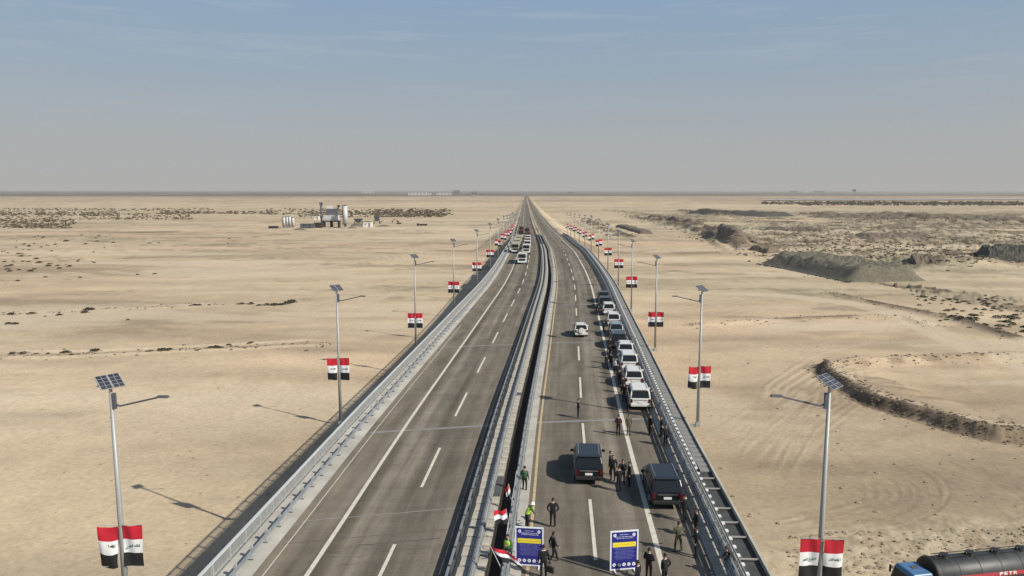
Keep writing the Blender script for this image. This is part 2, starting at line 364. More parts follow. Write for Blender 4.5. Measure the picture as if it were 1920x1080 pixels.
def terrain_fn(x, y):
    r = np.hypot(x, y)
    near = 1-sstep(r, 300, 1500)
    h = (fbm(x, y, 60, 4, 0)-.5)*1.4*near + (fbm(x, y, 9, 4, 2)-.5)*.30*near + (fbm(x, y, 400, 3, 3)-.5)*2.5*sstep(r, 500, 1500)*(1-sstep(r, 6000, 12000))
    # sand colour: base plus broad and fine patches, stretched as wind and wheels leave them
    n1 = fbm(x*.55, y, 45, 5, 1); n2 = fbm(x*.3, y, 14, 5, 4, .6); n3 = fbm(x, y, 3.5, 4, 5, .6); n4 = fbm(x*.35, y, 260, 4, 2)
    lum = 1.03+.46*(n1-.5)+.62*(n2-.5)+.26*(n3-.5)+.34*(n4-.5)
    pink = np.clip((fbm(x*.5, y, 90, 4, 3)-.48)*3, -1, 1)
    base = np.stack([.440+.020*pink, .352-.008*pink, .238-.004*pink], -1)
    lum = lum*(1+.06*sstep(y, 60, 220))
    # right foreground is duller and greyer
    rg = sstep(x, 10, 40)*(1-sstep(y, 120, 170)); lum = lum*(1-.10*rg)
    dark = np.zeros(x.shape); darkcol = np.array([.115, .088, .062]); light = np.zeros(x.shape)
    # worn excavation with a dark scarp facing the road
    d, s, a = pdist(x, y, PIT_LIP); tot = sum(math.dist(p, q) for p, q in zip(PIT_LIP[:-1], PIT_LIP[1:])); Lx = a*tot
    w1 = (fbm(Lx, Lx*0+3., 9, 4, 1, .6)-.5)*3.4; w2 = fbm(Lx, d*.25, 1.1, 3, 3, .6)-.5; sd_ = -s*d+w1                # + = outside, towards the road
    env = sstep(a, .002, .03)*sstep(d, -1, 0); hh = 1.5+1.0*(fbm(Lx, Lx*0, 16, 3, 2)-.5)
    face = 1-sstep(sd_+w2*.5, 0, 2.0); back = 1-sstep(-sd_, 2, 14); h = h+face*back*hh*env
    band = sstep(sd_, -.9, -.2)*(1-sstep(sd_+w2*1.1, 2.3, 3.2)); patch = .62+.38*sstep(fbm(Lx, Lx*0+9, 8, 3, 4), .32, .5)
    dark = np.maximum(dark, np.clip(band*env*patch*(.80+.9*(fbm(Lx, d*.5, 1.3, 4, 5, .65)-.4)), 0, .93))
    crest = sstep(sd_, -2.6, -1.6)*(1-sstep(sd_, -1.2, -.6)); light = np.maximum(light, crest*env*.5*sstep(fbm(x, y, 4, 3, 1), .4, .6))
    for bu, bv in ((1655, 722), (1700, 738), (1690, 728), (1758, 752)):
        p = at(bu, bv); e = np.exp(-(((x-p.x)/3.4)**2+((y-p.y)/1.1)**2)); dark = np.maximum(dark, e*.6*sstep(fbm(x, y, 1.5, 3, 2), .35, .5)); h = h+e*.5
    d, s, a = pdist(x, y, PIT_TOP); wob = fbm(x, y, 5, 3, 3)-.5
    h = h+(1-sstep(d+wob*2, 0, 4))*1.2; dark = np.maximum(dark, .50*(1-sstep(np.abs(d+wob*2-1.5), .3, 2.0))*sstep(fbm(x, y, 4, 3, 4), .42, .6))
    for line, hh, w_, dk in ((TRK_EDGE, .8, 3.0, 1.15), (TRK_LOW, .5, 2.6, .85), (LEFT_TRK4, .7, 4, .35)):
        d, s, a = pdist(x, y, line); wob = (fbm(x, y, 9, 3, 2)-.5)*1.6; k = (1-sstep(d+wob, 0, w_))*sstep(a, 0, .08)*(1-sstep(a, .92, 1)); h = h+k*hh
        dark = np.maximum(dark, np.clip(k*dk*sstep(fbm(x*.5, y*.5, 8, 3, 4), .28, .52), 0, .9))
    for line, w_ in ((LEFT_BERM, 1.3), (LEFT_TRK2, 1.5), (LEFT_TRK3, 1.2)):
        for off, kk in ((-1, 1), (1, 1), (0, -1)):
            d, s, a = pdist(x, y, line); sd_ = d*s+(fbm(x, y, 25, 3, 1)-.5)*5
            q = (1-sstep(np.abs(sd_-off*w_*2.2), w_*.2, w_))*sstep(a, 0, .1)*(1-sstep(a, .9, 1))
            if kk > 0: light = np.maximum(light, q*(.95 if off > 0 else .7)); h = h+q*.35
            else: dark = np.maximum(dark, q*.32)
    d, s, a = pdist(x, y, DIRT1); q = (1-sstep(d, 3, 5.5)); light = np.maximum(light, q*.6)
    for i, line in enumerate(DITCHES):
        d, s, a = pdist(x, y, line); wv = 9 if i in (2, 5, 6) else 5.5
        wob = (fbm(x, y, 18, 4, i)-.5)*7; k = (1-sstep(d+wob, wv*.4, wv*1.6))*sstep(fbm(x, y, 22, 2, i+1), .25, .45)
        h = h+k*(2.6 if i != 4 else 1.6); dark = np.maximum(dark, np.clip(k*1.1*(.55+.8*fbm(x, y, 5, 4, 2, .65)), 0, .9))
        kk = (1-sstep(np.abs(d+wob-wv*2), 0, wv)); h = h+kk*.9
    # broken quarry ground on the right
    xa, ya = at(1390, 500)[:2]
    d, s, a = pdist(x, y, QL); q = sstep(d*s+(fbm(x, y, 25, 3, 0)-.5)*24, 0, 22)*(1-sstep(y, 900, 1500))*sstep(x, 50, 90)*sstep(y, 150, 200)
    q = q*sstep(fbm(x, y, 70, 3, 5), .28, .46)
    rb = fbm(x, y, 9, 5, 3, .62)-.5; h = h+q*rb*5.5
    dark = np.maximum(dark, q*.88*sstep(fbm(x*.6, y, 11, 5, 1, .66), .44, .55)); light = np.maximum(light, q*.25*sstep(fbm(x, y, 12, 3, 2), .5, .7))
    lum = lum*(1-.10*q)
    greyq = q*.4
    # greenish pale spoil beside the mound
    px, py = at(1690, 497)[:2]; e = np.exp(-(((x-px)/34)**2+((y-py)/26)**2)**2); h = h+e*(1.2+4*(fbm(x, y, 8, 4, 4)-.5)); greyq = np.maximum(greyq, e*.65)
    px, py = at(1780, 492)[:2]; e = np.exp(-(((x-px)/26)**2+((y-py)/16)**2)**2); h = h+e*(2.6+4*(fbm(x, y, 9, 4, 4)-.5))
    # lumpy rubble at lower right, by the crossing road
    d, s, a = pdist(x, y, G((1500, 1066), (1620, 1032), (1720, 1024), (1820, 1014), (1940, 1000)))
    rz = np.clip(1-sstep(d, 1.5, 7), 0, 1)+sstep(-s*d, 0, 3); rz = np.clip(rz, 0, 1)*sstep(x, 18, 22)*(1-sstep(y, 76, 80)); h = h+rz*(fbm(x, y, 2.0, 4, 3, .65)-.35)*.45
    light = np.maximum(light, rz*.45*sstep(fbm(x, y, 1.2, 3, 4), .4, .6)); dark = np.maximum(dark, rz*.22*sstep(fbm(x, y, 1.0, 3, 2), .56, .68))
    # dark gravelly streaks, left
    for (u, v, ru, rv, kk) in ((880, 0, 1, 1, 0), (260, 434, 85, 2.5, .5), (120, 780, 130, 7, .28), (90, 745, 80, 4, .20), (340, 434, 60, 3, .35), (590, 480, 90, 3, .2), (1320, 690, 60, 4, .18), (1600, 890, 70, 9, .22), (1430, 940, 60, 10, .18), (1480, 870, 90, 12, .14), (560, 408, 40, 1, .3), (1000, 0, 1, 1, 0)):
        if kk == 0: continue
        p = at(u, v); p2 = at(u+ru, v); p3 = at(u, v-rv)
        e = np.exp(-(((x-p.x)/(p2.x-p.x))**2+((y-p.y)/(p3.y-p.y))**2)); dark = np.maximum(dark, e*kk*2.0*sstep(fbm(x*.5, y, 10, 4, 3), .35, .65))
    # grooves left by turning wheels
    reg = (x > 4) & (y > 62) & (y < 260)
    if reg.any():
        xs, ys_ = x[reg], y[reg]; g1 = np.zeros(xs.shape); g2 = np.zeros(xs.shape)
        for i, line in enumerate(ARCS):
            d, s, a = pdist(xs, ys_, line); sc = .30+.0042*ys_; fade = sstep(a, 0, .2)*(1-sstep(a, .8, 1))
            rut = (1-sstep(np.abs(d-.75*sc-.12), .1*sc, .6*sc))*fade; rim = (1-sstep(d, .05, .7*sc))*fade
            g1 = np.maximum(g1, rut); g2 = np.maximum(g2, rim)
        dark[reg] = np.maximum(dark[reg], g1*.22*sstep(fbm(xs, ys_, 9, 3, 1), .38, .6)); light[reg] = np.maximum(light[reg], g2*.42*sstep(fbm(xs, ys_, 11, 3, 2), .36, .6)); h[reg] = h[reg]-g1*.03+g2*.02
    md = sstep(y, 75, 130)*(1-sstep(y, 700, 1200)); st = md*sstep(fbm(x*.22, y, 26, 5, 2, .62), .54, .66); light = np.maximum(light, st*.62)
    st = md*sstep(fbm(x*.25, y, 38, 5, 4, .64), .55, .68); dark = np.maximum(dark, st*.30); st = md*sstep(fbm(x*.35, y, 16, 5, 0, .68), .58, .66); dark = np.maximum(dark, st*.40*sstep(y, 140, 200))
    # far plain: darker scrub and dry salt streaks
    far = sstep(y, 4300, 6000); n5 = fbm(x*.2, y, 900, 4, 2)
    dark = np.maximum(dark, far*(.86+.6*(n5-.5)))
    st = sstep(y, 700, 1500)*sstep(fbm(x*.16, y, 330, 5, 1, .6), .54, .68); dark = np.maximum(dark, st*.38)
    st = sstep(y, 500, 1500)*sstep(fbm(x*.12, y, 420, 4, 4, .6), .56, .68); light = np.maximum(light, st*.4)
    rr = sstep(x, 500, 800)*sstep(y, 1300, 1500)*(1-sstep(y, 5000, 7000)); dark = np.maximum(dark, rr*.20)
    # keep the ground under the road flat
    c = np.interp(y, _gc, _vc); od = np.abs(x-c); fl = sstep(od, 16, 40); h = h*fl
    h = h+ (1-sstep(od, 30, 60))*0
    # embankment beyond the viaduct
    zt = np.interp(y, _gz, _vz); emb = zt-.35-np.clip(od-15.6, 0, None)*.42*(1+.1*(fbm(x, y, 12, 3, 1)-.5)); use = sstep(y, 392, 402)
    h = np.where((emb > h) & (y > 392), h+(emb-h)*use, h)
    lum = lum*(1+.05*((emb > 0) & (y > 402)))
    darkc = darkcol*(1+.25*(n3[..., None]-.5))
    col = base*lum[..., None]
    col = col*(1-greyq[..., None])+np.array([.27, .245, .17])*lum[..., None]*greyq[..., None]
    col = col*(1-dark[..., None])+darkc*dark[..., None]
    col = col*(1-light[..., None])+np.array([.58, .485, .35])*light[..., None]
    return h, np.clip(col, .02, .8)

def ground_mat():
    m = bpy.data.materials.new('desert_sand'); m.use_nodes = True; t = m.node_tree; n = t.nodes; l = t.links; b = n['Principled BSDF']
    a = n.new('ShaderNodeAttribute'); a.attribute_name = 'soil'; g = n.new('ShaderNodeNewGeometry')
    q = n.new('ShaderNodeTexNoise'); q.inputs['Scale'].default_value = 1.4; q.inputs['Detail'].default_value = 8; q.inputs['Roughness'].default_value = .65; l.new(g.outputs['Position'], q.inputs['Vector'])
    mr = n.new('ShaderNodeMapRange'); mr.inputs[1].default_value = .3; mr.inputs[2].default_value = .7; mr.inputs[3].default_value = .84; mr.inputs[4].default_value = 1.14; l.new(q.outputs[0], mr.inputs[0])
    vm = n.new('ShaderNodeVectorMath'); vm.operation = 'SCALE'; l.new(a.outputs['Color'], vm.inputs[0]); l.new(mr.outputs[0], vm.inputs['Scale']); l.new(vm.outputs[0], b.inputs['Base Color'])
    b.inputs['Roughness'].default_value = .95; b.inputs['Specular IOR Level'].default_value = .1
    bp = n.new('ShaderNodeBump'); bp.inputs['Strength'].default_value = .5; bp.inputs['Distance'].default_value = .12; l.new(q.outputs[0], bp.inputs['Height']); l.new(bp.outputs[0], b.inputs['Normal'])
    return m
def make_ground():
    dep = np.concatenate([np.array([80, 65, 52, 43]), np.arange(36, 3.0, -.062), np.arange(3.0, .6, -.035), np.arange(.6, .06, -.02)])
    r = CAMZ/np.tan(np.radians(dep)); r = np.concatenate([r, [40000, 60000]])
    front = np.arange(-43, 43.001, .085); rest = np.concatenate([np.arange(46, 180, 4.0), np.arange(-180, -43.5, 4.0)])
    ang = np.radians(np.concatenate([front, rest])); nr, na = len(r), len(ang)
    A, R = np.meshgrid(ang, r); x = R*np.sin(A); y = R*np.cos(A); x = x.ravel(); y = y.ravel()
    h, c = terrain_fn(x, y)
    far = x*x+y*y > 9e8; h[far] = 0
    nv = nr*na+1; co = np.zeros((nv, 3)); co[:-1, 0] = x; co[:-1, 1] = y; co[:-1, 2] = h
    cc = np.ones((nv, 4)); cc[:-1, :3] = c; cc[-1, :3] = (.35, .28, .19)
    i, j = np.meshgrid(np.arange(nr-1), np.arange(na), indexing='ij'); j2 = (j+1) % na
    q = np.stack([i*na+j, i*na+j2, (i+1)*na+j2, (i+1)*na+j], -1).reshape(-1, 4)[:, ::-1]
    tri = np.stack([np.full(na, nv-1), (np.arange(na)+1) % na, np.arange(na)], -1)[:, ::-1]
    me = bpy.data.meshes.new('ground'); me.vertices.add(nv); me.vertices.foreach_set('co', co.ravel())
    nl = q.size+tri.size; me.loops.add(nl); me.loops.foreach_set('vertex_index', np.concatenate([q.ravel(), tri.ravel()]).astype(np.int32))
    npoly = len(q)+len(tri); me.polygons.add(npoly)
    st = np.concatenate([np.arange(len(q))*4, len(q)*4+np.arange(len(tri))*3]); me.polygons.foreach_set('loop_start', st.astype(np.int32))
    me.update(calc_edges=True); me.validate()
    at_ = me.color_attributes.new('soil', 'FLOAT_COLOR', 'POINT'); at_.data.foreach_set('color', cc.ravel())
    me.polygons.foreach_set('use_smooth', [True]*len(me.polygons)); me.materials.append(ground_mat())
    o = link('ground', me); tag(o, kind='structure'); return o
ground = make_ground()
def gz(x, y): return float(terrain_fn(np.array([float(x)]), np.array([float(y)]))[0][0])
def gzs(pts):
    if not len(pts): return []
    a = np.array([[p[0], p[1]] for p in pts], float); return terrain_fn(a[:, 0], a[:, 1])[0]

# ------------------------------------------------------------------ road and viaduct
NEAR, END = -40, 402
lroad = sweep('road', [(-12.3, 0), (-9.3, 0), (-5.5, 0), (-1.75, 0)], NEAR, 30000, M['asphalt'], uv=True, closed=False); tag(lroad, kind='structure')
rroad = sweep('road', [(1.95, 0), (5.8, 0), (9.5, 0), (12.2, 0)], NEAR, 30000, M['asphalt'], uv=True, closed=False); tag(rroad, kind='structure')
via = empty('viaduct', on_road(0, 100, -13), 0, 'long concrete viaduct carrying both carriageways over the sandy plain', 'bridge')
via_inv = Matrix.Translation(via.location).inverted()
def vpart(o):
    o.parent = via; o.matrix_parent_inverse = via_inv; return o
for a, b in ((-14.15, .06), (.85, 15.0)):
    i0, i1 = (a+.3, b-.1) if a < 0 else (a+.25, b-.9)
    vpart(sweep('deck_slab', [(a, -.35), (a, -.06) if a < 0 else (a, -.03), (b, -.03) if a < 0 else (b, -.06), (b, -.35)], NEAR, END, M['concrete']))
    vpart(sweep('girder', [(i0+1.2, -2.2), (i0, -.352), (i1, -.352), (i1-1.2, -2.2)], NEAR, END, M['concrete']))
for k in range(14):
    y = -20+31*k; mb = MB()
    for o in (-8, 8):
        p = on_road(o, y, 0); mb = MB().box((p.x, p.y, (p.z-2.2)/2-.25), (2.2, 1.6, p.z-2.2+.5), rz=head(y)); pr_ = vpart(mb.build('pier', M['concrete'])); MB().box((p.x, p.y, p.z-2.62), (9, 1.9, .8), rz=head(y)).build('pier_cap', M['concrete'], pr_)
mb = MB(); p = on_road(0, 404, 0); mb.box((p.x, 404, 4.4), (29.6, 2, 8.8)); vpart(mb.build('abutment', M['concrete']))
# concrete strips, curbs, edge beams
vpart(sweep('gutter', [(-13.25, .004), (-13.25, .05), (-12.75, .05), (-12.15, .006)], NEAR, END, M['gutter'], closed=False))
vpart(sweep('gutter', [(12.2, .006), (12.42, .02), (12.42, .14), (13.3, .14), (13.3, -.02)], NEAR, END, M['slab'], closed=False))
vpart(sweep('curb', [(-13.9, -.05), (-13.9, .12), (-13.26, .12), (-13.26, -.05)], NEAR, END, M['gutter']))
vpart(sweep('edge_beam', [(14.88, -.4), (14.88, .30), (15.02, .30), (15.02, -.4)], NEAR, END, M['gutter']))
vpart(sweep('curb', [(13.45, -.05), (13.45, .22), (13.62, .22), (13.62, -.05)], NEAR, END, M['concrete']))
vpart(sweep('curb', [(-2.05, -.05), (-2.05, .14), (-1.48, .14), (-1.48, -.05)], NEAR, END, M['darkc']))
vpart(sweep('gap_shade_sheet', [(.0, -1.4), (.0, -1.3), (.87, -1.3), (.87, -1.4)], NEAR, END, M['trough']))  # dark sheet added in the open slit between decks, stands in for its shade
vpart(sweep('curb', [(1.35, -.05), (1.35, .13), (1.95, .13), (1.95, -.05)], NEAR, END, M['gutter']))
vpart(sweep('walkway_strip', [(-1.41, .0), (-1.41, .02), (.05, .02), (.05, .0)], NEAR, END, M['darkc']))
vpart(sweep('walkway_strip', [(13.63, .0), (13.63, .01), (14.85, .01), (14.85, .0)], NEAR, END, M['trough']))  # flat strip, the open trough's inner shade is its dark colour
# cover slabs, one by one near the viewpoint
def slab_run(o0, o1, a, b, step, stuff_to, mat_, skip=()):
    base = MB().box((0, 0, 0), (o1-o0, step-.14, .09)).mesh('cover_slab', mat_); y = a
    while y < b:
        if not any(s0 <= y <= s1 for s0, s1 in skip):
            o = bpy.data.objects.new('cover_slab', base); COL.objects.link(o)
            o.location = on_road((o0+o1)/2+random.uniform(-.03, .03), y, .095+random.uniform(-.012, .014)); o.rotation_euler = (random.uniform(-.02, .02), random.uniform(-.02, .02), head(y)+random.uniform(-.05, .05)); vpart(o)
        y += step
    mb = MB()
    while y < stuff_to:
        p = on_road((o0+o1)/2, y, .095); mb.box(p, (o1-o0, step-.14, .09), rz=head(y)+random.uniform(-.03, .03)); y += step
    tag(vpart(mb.build('cover_slab', mat_)), kind='stuff')
slab_run(-1.42, -.80, 33, 92, 1.15, 300, M['slab'])
slab_run(-.44, .04, 33, 92, 1.15, 300, M['slab'], skip=((46.0, 50.2), (70, 71.5)))
slab_run(14.05, 14.82, 51, 92, 1.0, 380, M['slabgrey'])
vpart(sweep('cable_rail', [(13.85, .12), (13.85, .24), (13.95, .24), (13.95, .12)], 51, END, M['steel']))
mbc = MB().box((0, 0, 0), (1.22, .075, .08)).mesh('cross_bar', M['concrete'])
for y in (33.5, 35.6, 37.8, 40.4, 42.3, 44.3, 47.4, 49.2):
    o = bpy.data.objects.new('cross_bar', mbc); COL.objects.link(o); o.location = on_road(14.24, y, .16); o.rotation_euler = (0, 0, head(y)); vpart(o)

# lane lines
mk = bpy.data.objects.new('road_marking', None); COL.objects.link(mk); mk['kind'] = 'structure'
def line(off, w, a, b, m, name='solid_line', dz=.006):
    o = sweep(name, [(off-w/2, dz), (off+w/2, dz)], a, b, m, closed=False); o.parent = mk
line(-9.3, .26, NEAR, 6000, M['white_paint']); line(9.5, .32, NEAR, 6000, M['white_paint']); line(2.28, .19, NEAR, 6000, M['yellow_paint']); line(-11.6, .06, NEAR, 110, M['white_paint'], 'edge_line')
for k in range(0, 30):
    y = 22+16*k
    line(-5.45, .2, y+10, y+17.8, M['white_paint'], 'dash', .0065); line(5.95, .21, y, y+8, M['white_paint'], 'dash', .0065)
mbd = MB()
# thin construction joints across the deck
for k, (y, w, m) in enumerate(((62, .42, 'gutter'), (96, .4, 'gutter'), (129, .4, 'gutter'), (160, .4, 'gutter'), (45.5, .10, 'gutter'), (41.5, .12, 'darkc'), (42.6, .05, 'darkc'), (190, .3, 'gutter'), (222, .3, 'gutter'))):
    for a, b in ((-11.9, -2.07), (1.97, 12.1)):
        if k in (4, 5, 6) and a > 0: continue
        if k == 5: b = -3; a = -7.5
        n = 12; mb = MB(); P = []
        for i in range(n+1):
            o = a+(b-a)*i/n; yy = y+.32*(o-2)*(.35 if a > 0 else .62) + random.uniform(-.06, .06)*(k > 3); P += [on_road(o, yy, .0045), on_road(o, yy+w, .0045)]
        mb.add(P, [(2*i, 2*i+2, 2*i+3, 2*i+1) for i in range(n)]); mb.build('expansion_joint', M['slabgrey'] if m == 'gutter' else M['darkc'], mk)

# ------------------------------------------------------------------ guardrails and railings
def guardrail(name, off, face, label, posts=2.0, a=NEAR, b=END, h=1.0, far=None, top=True, pm_='steel', bm_='rail', group=None, beams=((.50, .30), (.86, .26))):
    t = empty(name, on_road(off, a, 0), 0, label, 'guardrail', group); inv = Matrix.Translation(t.location).inverted()
    def P(o): o.parent = t; o.matrix_parent_inverse = inv; return o
    for z, hh in beams:
        s = face; x0 = off+s*.10; x1 = off+s*.17
        prof = [(x0, z-hh/2), (x1, z-hh*.36), (x0+s*.02, z), (x1, z+hh*.36), (x0, z+hh/2), (x0-s*.03, z)]
        P(sweep('beam', prof, a, far or b, M[bm_]))
    if top: P(sweep('top_rail', [(off-.06, h), (off-.06, h+.10), (off+.06, h+.10), (off+.06, h)], a, far or b, M['rail']))
    pm = MB().box((0, 0, h/2), (.13, .18, h)).box((face*.02, 0, .06), (.32, .34, .05)).mesh('post', M[pm_]); y = 30; n = 0
    while y < b and n < 150:
        o = bpy.data.objects.new('post', pm); COL.objects.link(o); o.location = on_road(off, y, .1); o.rotation_euler = (0, 0, head(y)); P(o); y += posts; n += 1
    return t
guardrail('guardrail', -12.85, 1, 'sunlit guardrail on the outer left edge beside the pale gutter strip', h=.72, beams=((.58, .28),), top=False, far=1500)
guardrail('guardrail', -1.75, -1, 'dark shaded guardrail along the median side of the left carriageway', far=1800, pm_='darksteel', bm_='darksteel', h=.66, beams=((.30, .2), (.54, .18)))  # posts and beams coloured dark for the side away from the sun
vpart(sweep('dark_strip', [(-1.60, .15), (-1.60, .19), (-1.44, .19), (-1.44, .02)], NEAR, END, M['darksteel'], closed=False))  # flat strip coloured darker than the curb beside it
vpart(sweep('coping', [(-.72, .34), (-.72, .46), (-.50, .46), (-.50, .34)], NEAR, END, M['gutter']))
guardrail('guardrail', -.58, 1, 'pale low rail running between the two rows of median cover slabs', h=.42, posts=2.4, beams=((.3, .16),))
guardrail('guardrail', 1.18, 1, 'sunlit rail beside the yellow line on the median side of the right carriageway', h=.8, beams=((.42, .2), (.74, .2)), far=1800)
guardrail('guardrail', 12.85, -1, 'tall dark guardrail along the outer right edge behind the parked cars', h=1.12, beams=((.45, .24), (.78, .24), (1.06, .22)), bm_='shadesteel')  # beams coloured darker and bluer for their shaded side
def bright_rail():
    t = empty('post_rail', on_road(13.4, 30), 0, 'outer right rail with bright capped posts beside the open cable trough', 'guardrail'); inv = Matrix.Translation(t.location).inverted()
    for z in (.45, .78):
        o = sweep('beam', [(13.36, z), (13.36, z+.14), (13.42, z+.14), (13.42, z)], NEAR, END, M['rail']); o.parent = t; o.matrix_parent_inverse = inv
    pm = MB().box((0, 0, .42), (.06, .06, .84)).mesh('post', M['steel']); cm = MB().box((0, 0, .88), (.17, .26, .07)).mesh('post_cap', M['plate'])
    for k in range(285):
        y = 30+.95*k; o = bpy.data.objects.new('post', pm); COL.objects.link(o); o.location = on_road(13.42, y, .1); o.parent = t; o.matrix_parent_inverse = inv
        c = bpy.data.objects.new('post_cap', cm); COL.objects.link(c); c.parent = o
bright_rail()
def baluster_railing():
    t = empty('parapet_railing', on_road(-14.2, 30), 0, 'pale parapet railing with close vertical bars along the outer left edge', 'railing'); inv = Matrix.Translation(t.location).inverted()
    def P(o): o.parent = t; o.matrix_parent_inverse = inv; return o
    P(sweep('top_rail', [(-14.12, .86), (-14.12, .95), (-13.98, .95), (-13.98, .86)], NEAR, 430, M['plant_white']))
    P(sweep('bottom_rail', [(-14.09, .12), (-14.09, .19), (-14.01, .19), (-14.01, .12)], NEAR, 430, M['steel']))
    pm = MB().box((0, 0, .43), (.11, .13, .86)).mesh('post', M['steel'])
    for k in range(180):
        y = 28+2.0*k; o = bpy.data.objects.new('post', pm); COL.objects.link(o); o.location = on_road(-14.05, y, 0); P(o)
    bm_ = MB(); y = 26
    while y < 300:
        p = on_road(-14.05, y, .525); bm_.box(p, (.055, .020 if y < 150 else .05, .67)); y += .15 if y < 150 else .40
    tag(P(bm_.build('baluster', M['steel'])), kind='stuff')
baluster_railing()
far_rail = sweep('edge_barrier', [(-13.0, .0), (-13.0, .8), (-12.8, .8), (-12.8, 0)], END, 2500, M['steel']); tag(far_rail, 'far pale roadside barrier on the left of the distant highway', 'guardrail')

# ------------------------------------------------------------------ street lamps and flags
def lamp_proto(side):
    t = empty('street_lamp')
    MB().box((0, 0, -.12), (.38, .38, .3)).box((-side*.75, 0, -.22), (1.3, .3, .2)).build('base', M['pole'], t)
    mb = MB(); mb.tube((0, 0, .15), (0, 0, 11.35), .15, .075, 12); mb.build('pole', M['pole'], t, smooth=True)
    s = -side; mb = MB(); mb.tube((0, 0, 10.9), (s*.35, 0, 10.72), .045, n=6); mb.tube((s*.35, 0, 10.72), (s*2.0, -.02, 11.1), .04, n=6); mb.box((s*.12, 0, 10.95), (.16, .14, .7)); mb.build('arm', M['plant_grey'], t)
    mb = MB(); mb.box((s*2.25, -.02, 11.15), (.55, .18, .08), taper=.8); lh = mb.build('lamp_head', M['plant_grey'], t)
    MB().box((s*2.28, -.02, 11.097), (.4, .15, .012)).build('lens', M['clear_lamp'], lh)
    R = Euler((rad(30), 0, 0)).to_matrix() if side < 0 else Euler((rad(30), 0, 0)).to_matrix()
    Rz = Matrix.Rotation(rad(48), 3, 'Z') @ R
    fr = MB(); fr.tube((0, 0, 11.3), (0, 0, 11.72), .07, n=8); fr.box((0, 0, 11.72), (1.1, .08, .08), M=Rz); fr.build('mount', M['steel'], t)
    for q in (-1, 1):
        c = Vector((0, 0, 11.82))+Rz @ Vector((q*.25, 0, 0)); o = MB().box((0, 0, 0), (.49, .88, .035)).build('solar_panel', M['steel'], t); o.location = c; o.rotation_euler = Rz.to_euler()
        MB().box((0, 0, .0205), (.46, .85, .006)).build('solar_cells', M['solar'], o)
    bx = MB().box((s*-.02, -.17, 10.3), (.26, .2, .5)).build('battery_box', M['plastic'], t) if False else None
    return t
def arabic(mb, x0, z0, s, y, m=0):
    """the two words of the takbir in square script, from small bars"""
    def bar(a, b, c, d): mb.box((x0+(a+c)/2*s, y, z0+(b+d)/2*s), (abs(c-a)*s, .004, abs(d-b)*s), m=m)
    # right word (allah): alif, two lams and the closed ha; left word (akbar): alif, kaf, ba, ra
    for a in ((18, 0, 19.2, 6), (15, 0, 16.2, 6), (12.4, 0, 13.6, 6), (8, 0, 17, 1.2), (8, 0, 9, 3.4), (10.4, 0, 11.4, 3.4), (8, 2.6, 11.4, 3.6)): bar(*a)
    for a in ((4.4, 0, 5.5, 6), (1.6, 0, 2.7, 4.6), (-2.6, 3.6, 2.7, 4.6), (-6.2, 0, 2.7, 1.1), (-3.6, 0, -2.6, 2.6), (-6.2, -1.6, -5.2, 2.4), (-8, -2.4, -5.2, -1.6), (-3.4, -2, -2.4, -1.2)): bar(*a)
FW, FH = .86, 1.92
def flag_mesh(seed, fold=0):
    rnd = random.Random(seed); ph = rnd.random()*6; out = []
    def Y(x, z): return (.03+.05*fold)*math.sin(5*x+ph+1.8*z)+.018*math.sin(11*x+ph*2+z)
    for k, (z0, z1) in enumerate(((FH*2/3, FH), (FH/3, FH*2/3), (0, FH/3))):
        nx, nz_ = 10, 5; P = []; F = []
        for side in (0, .012):
            for j in range(nz_+1):
                for i in range(nx+1):
                    x = FW*i/nx; z = z0+(z1-z0)*j/nz_; xx = x*(1-.22*fold*(1-z/FH)*(.5+.5*math.sin(z*3))); P.append((xx, Y(x, z)+side, z-.10*(.1+fold)*math.sin(3.1*x/FW)*(.5+.5*math.sin(ph))-.07*fold*x))
        a = (nx+1)*(nz_+1)
        for j in range(nz_):
            for i in range(nx):
                q = j*(nx+1)+i; F.append((q, q+1, q+nx+2, q+nx+1)); F.append((a+q, a+q+nx+1, a+q+nx+2, a+q+1))
        mb = MB().add(P, F); out.append(mb)
    return out, Y
flag_protos = []
def flag_proto(seed, fold):
    t = empty('flag'); ms, Y = flag_mesh(seed, fold)
    for mb, c, nm in zip(ms, ('flag_red', 'flag_white', 'flag_black'), ('red_stripe', 'white_stripe', 'black_stripe')): mb.build(nm, M[c], t, smooth=True)
    w = MB(); arabic(w, .33, .92, .021, -.035); w.build('green_script', M['flag_green'], t)
    f = MB(); f.tube((-.02, 0, FH+.02), (FW, 0, FH+.02), .014, n=5); f.tube((-.02, 0, -.02), (FW, 0, -.02), .014, n=5); f.build('rod', M['steel'], t)
    return t
FP = [flag_proto(1, 0), flag_proto(2, .15), flag_proto(3, .7), flag_proto(4, .25), flag_proto(5, .1), flag_proto(6, .45)]
LP = {-1: lamp_proto(-1), 1: lamp_proto(1)}
used = set()
ORD = ['nearest', 'second', 'third', 'fourth', 'fifth', 'sixth', 'seventh', 'eighth', 'ninth', 'tenth', 'eleventh', 'twelfth', 'thirteenth']
def inst(p):
    if p.name in used: return copy_tree(p)
    used.add(p.name); return p
